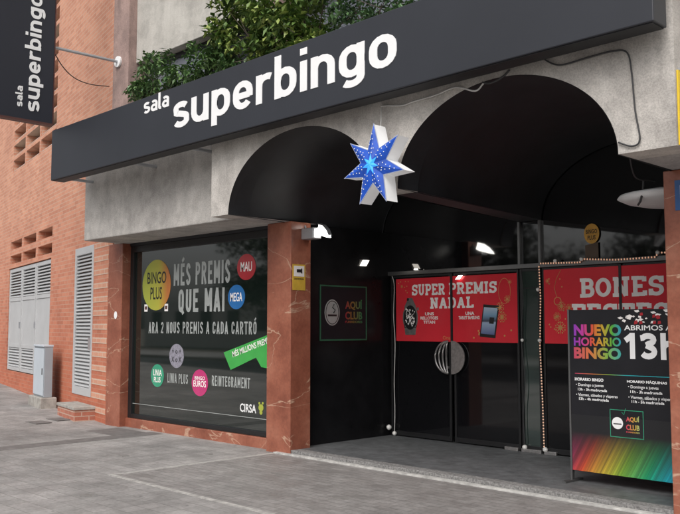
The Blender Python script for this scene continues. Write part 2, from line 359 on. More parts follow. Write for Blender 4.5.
def _slab():
    c = .72; w = .20; G = {}
    def V(x, y0=0., y1=1., top=1, bot=1):
        o = [([(x, y0), (x, y1)], False)]
        if bot: o.append(([(x-.17, y0+.06), (x+.17, y0+.06)], False))
        if top: o.append(([(x-.17, y1-.06), (x+.17, y1-.06)], False))
        return o
    G['I'] = (V(.18), .36); G['L'] = (V(.19)+[([(.19, .07), (.62, .07)], False), ([(.60, .0), (.60, .28)], False)], .68)
    G['E'] = (V(.19)+[([(.19, .07), (.62, .07)], False), ([(.19, .93), (.60, .93)], False), ([(.19, .5), (.52, .5)], False), ([(.62, .0), (.62, .26)], False), ([(.60, .74), (.60, 1.)], False)], .70)
    G['F'] = (V(.19)+[([(.19, .93), (.62, .93)], False), ([(.19, .48), (.52, .48)], False), ([(.62, .70), (.62, 1.)], False)], .70)
    G['T'] = (V(.36, top=0)+[([(.05, .93), (.67, .93)], False), ([(.08, .70), (.08, 1.)], False), ([(.64, .70), (.64, 1.)], False)], .72)
    pb = [(.19, .93), (.45, .93)]+arc(.45, .70, .17, .23, 80, -80, 8)+[(.45, .47), (.19, .47)]
    G['P'] = (V(.19)+[(pb, False)], .70)
    G['R'] = (V(.19)+[(pb, False), ([(.42, .45), (.60, .06), (.76, .06)], False)], .78)
    G['B'] = (V(.19)+[([(.19, .93), (.45, .93)]+arc(.45, .73, .15, .20, 80, -80, 8)+[(.45, .53), (.19, .53)], False), ([(.45, .52)]+arc(.45, .295, .19, .225, 80, -80, 8)+[(.45, .07), (.19, .07)], False)], .72)
    G['D'] = (V(.19)+[([(.19, .93), (.42, .93)]+arc(.42, .5, .24, .43, 80, -80, 10)+[(.42, .07), (.19, .07)], False)], .76)
    G['O'] = ([(arc(.38, .5, .28, .42, 0, 360, 20)[:-1], True)], .76)
    G['U'] = ([([(.18, 1), (.18, .35)]+arc(.38, .35, .20, .28, 180, 360, 8)[1:-1]+[(.58, .35), (.58, 1)], False), ([(.02, .94), (.33, .94)], False), ([(.45, .94), (.74, .94)], False)], .76)
    G['N'] = (V(.17, bot=1, top=0)+[([(.02, .94), (.22, .94)], False), ([(.17, 1.), (.62, .0)], False)]+V(.62, bot=0), .80)
    G['M'] = (V(.17, top=0)+V(.77, top=0)+[([(.02, .94), (.2, .94)], False), ([(.74, .94), (.92, .94)], False), ([(.17, 1.), (.47, .15)], False), ([(.77, 1.), (.47, .15)], False)], .94)
    G['A'] = ([([(.16, .0), (.40, 1.)], False), ([(.64, .0), (.40, 1.)], False), ([(.2, .32), (.6, .32)], False), ([(.02, .06), (.30, .06)], False), ([(.50, .06), (.78, .06)], False)], .80)
    G['S'] = ([(arc(.36, .72, .23, .21, 10, 180, 7)+arc(.36, .66, .23, .14, 190, 250, 3)+arc(.36, .34, .23, .16, 70, 0, 4)+arc(.36, .28, .24, .21, -5, -170, 8), False), ([(.60, .66), (.60, 1.)], False), ([(.12, .0), (.12, .34)], False)], .72)
    return G
SG = _slab()
H_ = h_
def slab(word, fr, u0, u1, v0, v1, d, th, into):
    global GL, h_
    a, b = GL, h_; GL, h_ = SG, .10
    strokes(word, fr, u0, u1, v0, v1-v0, d, th, into, .07)
    GL, h_ = a, b
def _caps():
    G = {}; w = .50; a, b = .11, .39; m = .25
    st = lambda x: ([(x, 0), (x, 1)], False)
    pb = [(a, .92), (.24, .92)]+arc(.24, .72, .15, .20, 80, -80, 8)+[(.24, .52), (a, .52)]
    G['I'] = ([st(a)], .22); G['L'] = ([st(a), ([(a, .08), (.44, .08)], False)], .45)
    G['E'] = ([st(a), ([(a, .08), (.44, .08)], False), ([(a, .5), (.38, .5)], False), ([(a, .92), (.44, .92)], False)], .46)
    G['É'] = (G['E'][0]+[([(.18, 1.08), (.36, 1.26)], False)], .46)
    G['T'] = ([st(m), ([(0, .92), (.5, .92)], False)], w)
    G['P'] = ([st(a), (pb, False)], w); G['R'] = ([st(a), (pb, False), ([(.24, .52), (.42, 0)], False)], .52)
    ov = arc(m, .70, .14, .22, 0, 180, 8)+arc(m, .30, .14, .22, 180, 360, 8)
    G['O'] = ([(ov, True)], w); G['Ó'] = ([(ov, True), ([(.2, 1.08), (.38, 1.26)], False)], w)
    G['Q'] = ([(ov, True), ([(.26, .22), (.44, -.08)], False)], .52)
    G['C'] = ([([(b, .66)]+arc(m, .70, .14, .22, 0, 180, 8)+arc(m, .30, .14, .22, 180, 360, 8)+[(b, .36)], False)], w)
    G['G'] = ([([(b, .66)]+arc(m, .70, .14, .22, 0, 180, 8)+arc(m, .30, .14, .22, 180, 360, 8)+[(b, .48), (.24, .48)], False)], w)
    G['U'] = ([([(a, 1), (a, .30)]+arc(m, .30, .14, .22, 180, 360, 8)[1:-1]+[(b, .30), (b, 1)], False)], w)
    G['D'] = ([st(a), ([(a, .92), (.2, .92)]+arc(.2, .70, .19, .22, 80, 0, 5)+arc(.2, .30, .19, .22, 0, -80, 5)+[(a, .08)], False)], w)
    G['S'] = ([(arc(m, .71, .14, .21, 10, 200, 8)+[(m, .5)]+arc(m, .29, .14, .21, 20, -170, 8), False)], w)
    G['2'] = ([(arc(m, .71, .14, .21, 170, -20, 8)+[(a, .10), (.44, .08)], False)], w)
    G['N'] = ([st(a), st(b), ([(a, .98), (b, .02)], False)], w)
    G['M'] = ([st(a), st(.51), ([(a, .98), (.31, .25)], False), ([(.51, .98), (.31, .25)], False)], .62)
    G['A'] = ([([(.09, 0), (.26, 1)], False), ([(.43, 0), (.26, 1)], False), ([(.15, .26), (.37, .26)], False)], .52)
    G[' '] = ([], .26)
    return G
CG = _caps()
def caps(word, fr, u0, u1, v0, v1, d, th, hw=.075):
    global GL, h_
    a, b = GL, h_; GL, h_ = CG, hw
    m = strokes(word, fr, u0, u1, v0, v1-v0, d, th, None, .10)
    GL, h_ = a, b
    return m
GL['1'] = ([([(.36, 0), (.36, 1.)], False), ([(.34, .90), (.06, .70)], False)], .52)
GL['3'] = ([([(.05, .80)]+arc(.36, .74, .24, .26-h_, 150, -80, 9)+[(.28, .53)], False), ([(.28, .53)]+arc(.36, .29, .26, .29-h_, 70, -155, 10), False)], .74)
GL['h'] = ([([(l_, 0), (l_, 1)], False), ([(l_, .42)]+arc(cx_, .72-h_-.2, rx_, .2, 180, 0)[1:]+[(r_, 0)], False)], WD)
def strokes(word, fr, u0, u1, v0, xh, d, th, into=None, gap=.125):
    mb = into or MB(); tot = sum(GL[c][1] for c in word)+gap*(len(word)-1)
    sx = (u1-u0)/tot; u = u0; k = 0
    for c in word:
        st, w = GL[c]
        for pts, closed in st:
            P = [Vector(p) for p in pts]; n = len(P); Lf = []; Rt = []
            for i in range(n):
                if closed: a, b = P[i-1], P[(i+1) % n]; d1 = (P[i]-a).normalized(); d2 = (b-P[i]).normalized()
                else:
                    d1 = (P[i]-P[i-1]).normalized() if i else (P[1]-P[0]).normalized()
                    d2 = (P[i+1]-P[i]).normalized() if i < n-1 else d1
                t = (d1+d2)
                t = t.normalized() if t.length > 1e-6 else d1
                nn = Vector((-t.y, t.x)); cs = max(.5, nn.dot(Vector((-d1.y, d1.x))))
                Lf.append(P[i]+nn*h_/cs); Rt.append(P[i]-nn*h_/cs)
            dd = th+.00015*(k % 7); k += 1
            m = n if closed else n-1
            for i in range(m):
                j = (i+1) % n
                mb.prism([(u+q.x*sx, v0+q.y*xh) for q in (Rt[i], Rt[j], Lf[j], Lf[i])], fr, d, d+dd)
        u += (w+gap)*sx
    return mb

# ------------------------------------------------------------------ ground
def grade(x): return 0 if x > -12.7 else .0215*(-12.7-x) if x > -35 else .48
g = MB().add([(-400,-400,-.16),(400,-400,-.16),(400,400,-.16),(-400,400,-.16)], [(0,1,2,3)]); tag(g.build('ground', 'earth'), kind='structure')
def sheet(xs, y0, y1, dz=0):
    mb = MB(); vs = []; fs = []
    for i, x in enumerate(xs): vs += [(x, y0, grade(x)+dz), (x, y1, grade(x)+dz)]
    for i in range(len(xs)-1): fs.append((2*i, 2*i+2, 2*i+3, 2*i+1))
    return mb.add(vs, fs)
tag(sheet([-60, -45, -35, -30, -25, -20, -16, -12.7, 0, 14], -2.0, 24).build('pavement', 'pave'), kind='structure')
tag(MB().box(-60, 14, -2.25, -2.0, -.14, 0).build('kerb', 'kerb', bevel=.01), kind='structure')
tag(MB().add([(-80,-11,-.14),(30,-11,-.14),(30,-2.2,-.14),(-80,-2.2,-.14)], [(0,1,2,3)]).build('road', 'asphalt'), kind='structure')
tag(MB().box(-80, 30, -16, -11, -.14, 0).build('far_pavement', 'pave'), kind='structure')
tag(MB().box(-8.06, 4, 4.64, 6.79, -.03, .002).build('paver_apron', 'paver'), kind='structure')
lines = MB().box(-8.13, 4, 4.585, 4.64, -.03, .004).box(-8.13, -8.06, 4.6405, 6.79, -.03, .004)
tag(lines.build('pavement_joint', 'lightline'), kind='structure')
tag(MB().box(-10.98, -10.64, -1.9, 6.88, -.03, .002).build('pavement_band', 'darkstrip'), kind='structure')
tag(MB().box(-11.75, -10.99, 6.25, 6.8, -.03, .002).build('pavement_patch', 'darkstrip'), kind='structure')
for (x, y, rx, ry) in ((-6.2, 3.6, .16, .10), (-9.2, 5.4, .10, .07), (-7.3, 3.9, .08, .06), (-5.6, 5.5, .14, .07), (-9.9, 3.9, .12, .10), (-6.9, 5.9, .18, .05), (-8.6, 6.2, .07, .05), (-12.0, 4.8, .12, .08)):
    n = 14
    tag(MB().prism([(x+rx*random.uniform(.6, 1.1)*math.cos(2*PI*k/n), y+ry*random.uniform(.6, 1.1)*math.sin(2*PI*k/n)) for k in range(n)], Fr((0, 0, .0), (1, 0, 0), (0, 1, 0), (0, 0, 1)), -.01, .0035).build('pavement_stain', 'stain'), kind='structure')

# ------------------------------------------------------------------ brick building (rotated frame: x right, y into wall)
BR = thing('brick_building', 'salmon brick building with grey louvred doors and small vent openings', 'building', (-12.9, 7.02, 0), math.radians(-12.12))
def holes_wall(x0, x1, z0, z1, holes, th):
    xs = sorted(set([x0, x1]+[h[0] for h in holes]+[h[1] for h in holes])); zs = sorted(set([z0, z1]+[h[2] for h in holes]+[h[3] for h in holes]))
    mb = MB()
    idx = {}
    def vid(x, z, y):
        k = (x, z, y)
        if k not in idx: idx[k] = len(mb.v); mb.v.append(Vector((x, y, z)))
        return idx[k]
    def solid(i, j):
        if i < 0 or j < 0 or i >= len(xs)-1 or j >= len(zs)-1: return False
        cx, cz = (xs[i]+xs[i+1])/2, (zs[j]+zs[j+1])/2
        return not any(h[0] < cx < h[1] and h[2] < cz < h[3] for h in holes)
    for i in range(len(xs)-1):
        for j in range(len(zs)-1):
            if not solid(i, j): continue
            a, b, c, d = xs[i], xs[i+1], zs[j], zs[j+1]
            mb.f.append((vid(a,c,0), vid(b,c,0), vid(b,d,0), vid(a,d,0)))
            mb.f.append((vid(a,c,th), vid(a,d,th), vid(b,d,th), vid(b,c,th)))
            if not solid(i-1, j): mb.f.append((vid(a,c,0), vid(a,d,0), vid(a,d,th), vid(a,c,th)))
            if not solid(i+1, j): mb.f.append((vid(b,c,0), vid(b,c,th), vid(b,d,th), vid(b,d,0)))
            if not solid(i, j-1): mb.f.append((vid(a,c,0), vid(a,c,th), vid(b,c,th), vid(b,c,0)))
            if not solid(i, j+1): mb.f.append((vid(a,d,0), vid(b,d,0), vid(b,d,th), vid(a,d,th)))
    return mb
vents = []
cols = [(-7.1, -5.92), (-5.74, -4.54), (-4.34, -3.15)]
for a, b in cols:
    for c, d in ((3.0, 3.2), (3.34, 3.53)): vents.append((a, b, c, d))
grid = []
for a, b in [(-7.1, -5.85), (-5.72, -4.47), (-4.34, -3.05)]:
    for k in range(12): grid.append((a, b, 5.22+k*.36, 5.22+k*.36+.27))
dark_holes = [(-7.22, -3.2, .52, 2.9), (-1.40, -.26, .36, 2.93)]
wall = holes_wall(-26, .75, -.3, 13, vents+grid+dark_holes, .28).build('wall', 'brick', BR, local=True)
MB().box(-26, .75, .30, 6, -.3, 13).build('inner_core', 'black', BR, local=True)
for a, b, c, d in grid:
    MB().add([(a, .02, c), (b, .02, c), (b, .26, c+.15), (a, .26, c+.15), (a, .02, c+.03), (b, .02, c+.03), (b, .26, c+.18), (a, .26, c+.18)],
             [(3,2,1,0),(4,5,6,7),(0,1,5,4),(1,2,6,5),(2,3,7,6),(3,0,4,7)]).build('vent_slat', 'cream', BR, local=True)
def louvre(mb, x0, x1, z0, z1, y, pitch=.07):
    k = z0+pitch*.3
    while k < z1-.03:
        mb.add([(x0, y, k), (x1, y, k), (x1, y+.05, k+.045), (x0, y+.05, k+.045), (x0, y+.006, k-.012), (x1, y+.006, k-.012), (x1, y+.056, k+.033), (x0, y+.056, k+.033)],
               [(0,1,2,3),(7,6,5,4),(0,4,5,1),(1,5,6,2),(2,6,7,3),(3,7,4,0)])
        k += pitch
for i in range(3):
    w = 4.02/3; a = -7.22+i*w; b = a+w
    fr = MB()
    for x in (a+.02, b-.09): fr.box(x, x+.07, .02, .08, .54, 2.88)
    for z in (.54, 1.06, 2.12, 2.80): fr.box(a+.0905, b-.0905, .021, .079, z, z+.08)
    leaf = fr.build('louvred_door', 'louvre', BR, local=True, bevel=.004)
    MB().box(a+.09, b-.09, .035, .065, 1.141, 2.119).build('door_panel', 'louvre', leaf, local=True)
    lv = MB(); louvre(lv, a+.09, b-.09, .62, 1.06, .025, .065); lv.build('louvre', 'louvre', leaf, local=True)
    lv = MB(); louvre(lv, a+.09, b-.09, 2.2, 2.8, .025, .065); lv.build('louvre', 'louvre', leaf, local=True)
    if i != 1: MB().box(b-.075 if i == 0 else a+.04, (b-.075 if i == 0 else a+.04)+.03, -.01, .02, 1.5, 1.64).build('door_handle', 'metal', leaf, local=True)
fr = MB()
fr.box(-1.40, -1.31, -.01, .06, .36, 2.93); fr.box(-.35, -.26, -.01, .06, .36, 2.93); fr.box(-1.309, -.351, -.009, .059, .36, .50); fr.box(-1.309, -.351, -.009, .059, 2.80, 2.93)
tall = fr.build('louvred_door', 'louvre', BR, local=True, bevel=.004); tall['label'] = 'tall narrow louvred door with full height slats'
lv = MB(); louvre(lv, -1.31, -.35, .5, 2.8, -.002, .062); lv.build('louvre', 'louvre', tall, local=True)
MB().box(-.34, -.31, -.05, -.01, 1.15, 1.35).build('door_handle', 'metal', tall, local=True)
# pale mortar quoin courses beside the marble column
q = MB()
for k in range(13): q.box(-.22, .55, -.005, -.001, .14+k*.225, .24+k*.225)
q.build('quoin_course', 'brick_pale', BR, local=True)

def local_thing(name, label, cat, x, y, z):   # things standing by the brick wall, in its frame
    m = Matrix.Rotation(math.radians(-12.12), 4, 'Z'); p = m @ Vector((x, y, z))
    return thing(name, label, cat, (p.x-12.9, p.y+7.02, p.z), math.radians(-12.12))
st = local_thing('brick_step', 'low brick step with a grey stone top under the tall louvred door', 'step', -.51, -.18, .01)
MB().box(-.52, .52, -.165, .185, -.06, .175).build('step_body', 'brick_red', st, local=True, bevel=.006)
MB().box(-.54, .54, -.18, .185, .176, .23).build('step_top', 'creamstone', st, local=True, bevel=.01)
kz = local_thing('utility_cabinet', 'pale grey metal utility cabinet on a concrete plinth against the brick wall', 'cabinet', -2.45, -.27, .055)
MB().box(-.47, .47, -.15, .15, -.1, .19).build('plinth', 'creamstone', kz, local=True, bevel=.015)
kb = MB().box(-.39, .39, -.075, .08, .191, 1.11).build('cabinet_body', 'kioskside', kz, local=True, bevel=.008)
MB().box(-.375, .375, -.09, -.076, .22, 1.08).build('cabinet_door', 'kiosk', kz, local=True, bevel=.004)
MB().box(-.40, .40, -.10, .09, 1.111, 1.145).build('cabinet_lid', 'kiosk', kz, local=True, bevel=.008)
MB().box(.30, .33, -.10, -.0905, .6, .72).build('lock', 'blackmat', kz, local=True)
for (px, py, lab) in ((-13.2, 6.2, 'small dark square cover in the pavement before the brick step'), (-13.35, 6.62, 'thin dark grating in the pavement close to the brick step')):
    o = MB().box(px-.2, px+.2, py-.13, py+.13, grade(px)+.001, grade(px)+.01).build('drain_cover', 'darkstrip'); tag(o, lab, 'drain cover', 'covers set in the pavement')

# ------------------------------------------------------------------ main building
CB = thing('commercial_building', 'grey concrete building with black arched entrance and red marble columns', 'building', (-7, 7.5, 0))
D = 6.858
def part(mb, name, mat, bevel=0, smooth=False, label=None, parent=None):
    o = mb.build(name, mat, parent or CB, bevel, smooth)
    if label: o['label'] = label
    return o
part(MB().box(-11.95, -8.246, 6.25, 6.99, 2.843, 4.25), 'concrete_beam', 'conc2', .015)
Fa = FY(5.94)
def halfarc(c, hw, z0, rise, n=40): return [(c-hw*math.cos(PI*i/n), z0+rise*math.sin(PI*i/n)) for i in range(n+1)]
Z0 = 2.843
a1f = halfarc(-6.73, 1.18, Z0, .82); a2f = halfarc(-4.165, 1.115, Z0, .82)
out = [(-8.244, Z0)]+a1f+a2f+[(-2.60, Z0), (-2.60, 4.40), (-8.244, 4.40)]
aw = part(MB().prism(out, Fa, -.30, 0), 'arcade_wall', 'conc')
aw.data.materials.append(M['black'])          # the arch linings are painted black
for p in aw.data.polygons:
    c_ = p.center+aw.location+Vector((-7, 7.5, 0))
    if abs(p.normal.y) < .5 and c_.z > Z0+.012 and c_.z < 4.3 and -8.2 < c_.x < -2.7: p.material_index = 1
part(MB().box(-2.90, -2.60, 6.241, 7.2, Z0+.001, 4.40), 'arcade_return', 'cream')
# vaults (black), front curves to back curves
a1b = halfarc(-6.98, 1.14, 2.82, .80); a2b = halfarc(-4.295, 1.235, 2.82, .80)
for f_, b_ in ((a1f, a1b), (a2f, a2b)):
    mb = MB(); n = len(f_); ny = 6; cc = sum(p[0] for p in f_)/n
    f2 = f_
    for k in range(ny+1):
        t = k/ny
        for (p, q2) in zip(f2, b_):
            mb.v.append(Vector((cc+(p[0]-cc)*.996+(q2[0]-p[0])*t, 5.9385+(8.80-5.9385)*t, (p[1]+(q2[1]-p[1])*t)-.004)))
    for k in range(ny):
        for i in range(n-1): mb.f.append((k*n+i, k*n+i+1, (k+1)*n+i+1, (k+1)*n+i))
    part(mb, 'vault', 'black', 0, True)
# soffits of the piers
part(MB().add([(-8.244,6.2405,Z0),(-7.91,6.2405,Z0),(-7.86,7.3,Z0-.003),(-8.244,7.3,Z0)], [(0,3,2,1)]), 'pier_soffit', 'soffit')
part(MB().add([(-5.55,6.2405,Z0),(-5.28,6.2405,Z0),(-5.53,8.8,2.818),(-5.84,8.8,2.818)], [(0,3,2,1)]), 'middle_pier_soffit', 'black')
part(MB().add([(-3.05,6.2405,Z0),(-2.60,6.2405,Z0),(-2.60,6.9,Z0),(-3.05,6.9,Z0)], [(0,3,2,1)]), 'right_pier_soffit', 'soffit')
# window bay lintel and soffit
part(MB().box(-11.848, -8.304, 6.99, 7.35, 2.80, 4.2), 'window_lintel', 'black')
# marble columns
part(MB().box(-12.276, -11.847, D, 7.19, -.05, 2.842), 'marble_column', 'marble', .008)
part(MB().box(-8.303, -7.85, D, 7.19, -.02, 2.840), 'marble_column', 'marble', .008)
part(MB().box(-3.13, -2.60, D, 7.19, -.02, 2.840), 'marble_column', 'marble', .008)
# shop window
part(MB().box(-11.846, -8.304, 6.96, 7.35, -.04, .135), 'window_plinth', 'plinth', .008)
fr_ = MB(); fr_.box(-11.846, -11.75, 7.0, 7.08, .136, 2.80); fr_.box(-8.36, -8.304, 7.0, 7.08, .136, 2.80); fr_.box(-11.749, -8.361, 7.001, 7.079, 2.70, 2.799); fr_.box(-11.749, -8.361, 7.001, 7.079, .137, .20)
sw = part(fr_, 'shop_window', 'blackmat', .004)
part(MB().box(-11.75, -8.36, 7.035, 7.06, .2, 2.70), 'pane', 'shopglass', parent=sw)
part(MB().box(-11.75, -8.36, 7.026, 7.034, .355, .362), 'window_line', 'greywhite', parent=sw)
# upper storey
for x0, x1 in ((-12.276, -11.80), (-8.30, -8.03), (-3.13, -2.6)):
    part(MB().box(x0, x1, D, 7.4, 4.26 if x0 < -12 else 4.41, 13), 'pilaster', 'pinkstone', .01)
part(MB().box(-12.276, -11.96, D+.03, 7.4, 2.85, 4.255), 'pilaster', 'cream', .01)
for x0, x1 in ((-11.799, -8.301), (-8.029, -3.131)):
    part(MB().box(x0, x1, 7.0, 7.5, 5.74, 8.6), 'parapet', 'cream', .01)
    part(MB().box(x0, x1, 7.05, 7.5, 9.9, 13), 'upper_wall', 'cream')
    part(MB().box(x0, x1, 7.22, 7.5, 3.9, 4.6), 'window_sill', 'soffit')
    m = (x1-x0)/2
    for k in range(2):
        wfr = MB(); a = x0+k*m; b = a+m
        wfr.box(a, a+.05, 7.16, 7.24, 4.601, 5.739); wfr.box(b-.05, b, 7.16, 7.24, 4.601, 5.739); wfr.box(a+.051, b-.051, 7.161, 7.239, 5.66, 5.738); wfr.box(a+.051, b-.051, 7.161, 7.239, 4.602, 4.66)
        wo = part(wfr, 'upper_window', 'blackmat')
        part(MB().box(a+.05, b-.05, 7.19, 7.21, 4.66, 5.66), 'pane', 'upglass' if k == 0 else 'upglassdark', parent=wo)
        wo = part(MB().box(a, b, 7.3, 7.33, 8.6, 9.9), 'upper_window', 'upglassdark')
part(MB().box(-12.27, 6, 7.51, 14, 4.7, 13), 'inner_block', 'cream')
part(MB().box(-2.59, 6, 7.4, 9, -.1, 13), 'right_wall', 'cream')
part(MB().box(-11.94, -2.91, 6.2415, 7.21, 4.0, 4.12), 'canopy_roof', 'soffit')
# entrance shell
part(MB().add([(-7.98,7.19,.05),(-7.98,8.82,.05),(-7.98,8.82,2.84),(-7.98,7.19,2.84)], [(0,1,2,3)]), 'side_wall', 'blackgloss')
part(MB().add([(-8.3,7.19,2.839),(-7.98,7.19,2.839),(-7.98,8.82,2.815),(-8.3,8.82,2.815)], [(0,3,2,1)]), 'side_soffit', 'black')
part(MB().box(-3.06, -2.62, 7.195, 8.9, .05, 3.7), 'side_wall', 'blackgloss')
part(MB().box(-8.2, -3.0, 9.3, 9.4, .05, 4), 'back_wall', 'black')
part(MB().box(-8.3, -8.0, 7.2, 9.3, .05, 2.8), 'inner_side', 'black')
# step
part(MB().box(-7.849, -3.131, 6.87, 7.02, -.02, .056), 'step_edge', 'granite', .006)
part(MB().box(-7.849, -3.131, 7.02, 7.19, -.02, .055), 'step_floor', 'stepfloor')
part(MB().box(-7.979, -3.061, 7.19, 9.3, -.02, .055), 'entrance_floor', 'stepfloor')
part(MB().box(-8.1, 2.0, 6.80, 6.869, -.02, .018), 'step_strip', 'strip', .004)
# glazed entrance
Fd = FY(8.8)
part(MB().rect(Fd, -8.0, -3.06, 2.245, 2.30, -.03, .035), 'transom_rail', 'alu', .004)
top1 = [(-8.12, 2.301)]+[(-8.12, 2.82)]+[p for p in a1b[1:-1]]+[(-5.84, 2.82)]+[(-5.53, 2.82)]+a2b[1:-1]+[(-3.06, 2.82), (-3.06, 2.301)]
fan = part(MB().prism(top1, Fd, -.03, -.02), 'fanlight', 'fanglass')
for x in (-8.0, -5.84, -5.55):
    part(MB().rect(Fd, x-.015, x+.015, 2.301, 2.815, -.018, .02), 'mullion', 'alu', parent=fan)
def door(x0, x1, mat='doorglass', lab=None):
    m = MB()
    m.rect(Fd, x0, x0+.03, .07, 2.24, -.02, .01); m.rect(Fd, x1-.03, x1, .07, 2.24, -.02, .01); m.rect(Fd, x0+.031, x1-.031, .07, .13, -.02, .009)
    m.rect(Fd, x0+.031, x1-.031, 2.21, 2.24, -.02, .009)
    o = part(m, 'glass_door', 'blackmat', .003, label=lab)
    part(MB().rect(Fd, x0+.03, x1-.03, .13, 2.21, -.015, -.005), 'pane', mat, parent=o)
    return o
d1 = door(-7.95, -6.905); d2 = door(-6.855, -5.86)
d3 = door(-5.84, -5.56, 'sideglass', 'narrow clear glass side light'); d4 = door(-5.53, -4.56); d5 = door(-4.50, -3.10)
# half round pull handles
for dd, s, xx in ((d1, -1, -6.915), (d2, 1, -6.875)):
    m = MB(); R0 = .215
    if s > 0:
        pts = [(xx+R0*math.cos(t*PI/24-PI/2), 1.145+R0*math.sin(t*PI/24-PI/2)) for t in range(25)]
        m.prism(pts, Fd, .03, .045)
    else:
        for q in (1.0, .72, .42, .14):
            arcp = [Fd.p(xx-.012-R0*q*math.cos(t*PI/20-PI/2), 1.145+R0*.97*math.sin(t*PI/20-PI/2), .04) for t in range(21)]
            m.tube(arcp, .012, 6)
    part(m, 'pull_handle', 'steel', parent=dd)
    part(MB().rect(Fd, (xx+.02 if s > 0 else xx-.05), (xx+.05 if s > 0 else xx-.02), 1.0, 1.03, -.004, .03), 'handle_fixing', 'steel', parent=dd)
part(MB().rect(Fd, -5.845, -5.555, 2.0, 2.012, .0, .012), 'side_light_bar', 'blackmat', parent=d3)
for x0, x1 in ((-6.07, -5.88), (-5.83, -5.56), (-5.52, -5.36)):
    part(MB().rect(Fd, x0, x1, .056, .095, .012, .05), 'threshold_plate', 'steel', .003)

# ------------------------------------------------------------------ signs
FS = thing('fascia_sign', 'long dark grey fascia sign with white superbingo lettering above the arches', 'sign', (-7.2, 5.75, 3.7))
MB().box(-11.86, -2.61, 5.65, 5.86, 3.69, 4.44).build('sign_panel', 'sign', FS, bevel=.008)
MB().box(-11.84, -2.63, 5.67, 5.85, 3.683, 3.689).build('sign_underside', 'signdark', FS)
Fs = FY(5.65)
strokes('superbingo', Fs, -8.64, -5.02, 3.918, .315, -.004, .010).build('lettering', 'white', FS)
strokes('sala', Fs, -9.31, -8.74, 4.225, .145, -.004, .009).build('lettering', 'white', FS)
for x in (-11.7, -9.95, -8.6):
    MB().tube([(x, 5.85, 3.72), (x, 6.245, 3.72)], .022).build('bracket', 'metal', FS)
BS = thing('blade_sign', 'dark projecting vertical sign with white lettering hung off the stone pilaster', 'sign', (-12.085, 5.76, 4.57))
MB().box(-12.20, -12.085, 4.50, 5.76, 4.585, 9).build('sign_panel', 'bladesign', BS, bevel=.006)
MB().box(-12.205, -12.08, 4.495, 5.765, 4.57, 4.60).build('sign_edge', 'signedge', BS)
MB().box(-12.205, -12.08, 5.7605, 5.775, 4.601, 9).build('sign_edge', 'signedge', BS)
Fb = Fr((-12.085, 0, 0), (0, 0, 1), (0, -1, 0), (1, 0, 0))
strokes('superbingo', Fb, 4.73, 6.52, -5.545, .17, -.003, .012).build('lettering', 'white', BS)
strokes('sala', Fb, 4.77, 5.08, -5.285, .075, -.003, .010).build('lettering', 'white', BS)
b = MB().tube([(-12.14, 5.70, 5.80), (-12.085, 6.86, 5.80)], .024).build('bracket', 'metal', BS)
MB().tube([(-12.085, 6.825, 5.80), (-12.085, 6.856, 5.80)], .09, 16).build('wall_plate', 'white', BS)
# cable from the blade sign
# ------------------------------------------------------------------ shop window decals
Fw = FY(7.034)
def sticker(name, label, cat, u, v, a, b, mat, words, mw='white', slant=0, group='round stickers on the shop window'):
    t = thing(name, label, cat, (u, 7.034, v), 0, group)
    MB().ell(Fw, u, v, a, b, 0, .003).build('sticker_disc', mat, t, origin=(u, 7.034, v))
    m = MB()
    for (s, du0, du1, dv0, dv1) in words: text(s, Fw, u+du0, u+du1, v+dv0, v+dv1, .0031, .001, .012, m)
    if m.v: m.build('lettering', mw, t)
    return t
t = sticker('round_sticker', 'large yellow and orange round sticker reading BINGO PLUS', 'sticker', -11.14, 2.17, .39, .385, 'd_yellow',
        [('BINGO', -.25, .27, .02, .20), ('PLUS', -.16, .16, -.22, -.03)], 'blackmat')
sticker('round_sticker', 'red round sticker at upper right of the shop window', 'sticker', -8.95, 2.335, .20, .175, 'd_red', [('MAU', -.12, .12, -.06, .07)], 'redprint2')
sticker('round_sticker', 'blue round sticker beside the word MAI', 'sticker', -9.16, 1.94, .185, .165, 'd_blue', [('MEGA', -.13, .13, -.06, .06)], 'redprint2')
sticker('round_sticker', 'grey patterned round sticker in the middle of the window', 'sticker', -10.57, 1.115, .185, .175, 'd_grey', [('+ o +', -.12, .12, .03, .10), ('X o X', -.13, .13, -.09, -.01)], 'blackmat')
sticker('round_sticker', 'green round sticker left of LINIA PLUS lettering', 'sticker', -11.07, .81, .175, .17, 'd_green', [('LINIA', -.11, .12, .0, .09), ('PLUS', -.09, .09, -.1, -.02)], 'redprint2')
sticker('round_sticker', 'magenta round sticker left of REINTEGRAMENT lettering', 'sticker', -9.98, .755, .195, .185, 'd_mag', [('BINGO', -.12, .12, .04, .09), ('EUROS', -.15, .15, -.06, .03)], 'redprint2')
ar = thing('arrow_banner', 'green arrow shaped banner sticker at the right edge of the shop window', 'sticker', (-9, 7.034, 1.2))
MB().prism([(-9.43, 1.19), (-8.40, 1.46), (-8.40, 1.0), (-8.62, 1.02), (-8.73, 1.14), (-9.27, .96)], Fw, 0, .003).build('banner', 'd_arrow', ar)
mt = text('MÉS MILLIONS PREMI', Fr((-9.22, 7.034, 1.13), (.966, 0, .259), (-.259, 0, .966), (0, -1, 0)), 0, .76, 0, .10, .0032, .001, .012); mt.build('lettering', 'redprint2', ar)
def letters(label, s, u0, u1, v0, v1, mat='greywhite', bold=.012):
    o = (text(s, Fw, u0, u1, v0, v1, 0, .002, bold) if s == 'CIRSA' else caps(s, Fw, u0, u1, v0, v1, 0, .001, .085 if v1-v0 > .2 else .07)).build('window_lettering', mat)
    return tag(o, label, 'lettering', 'white lettering on the shop window')
letters('white window lettering MÉS PREMIS on the top line', 'MÉS PREMIS', -10.68, -9.30, 2.14, 2.46, bold=.022)
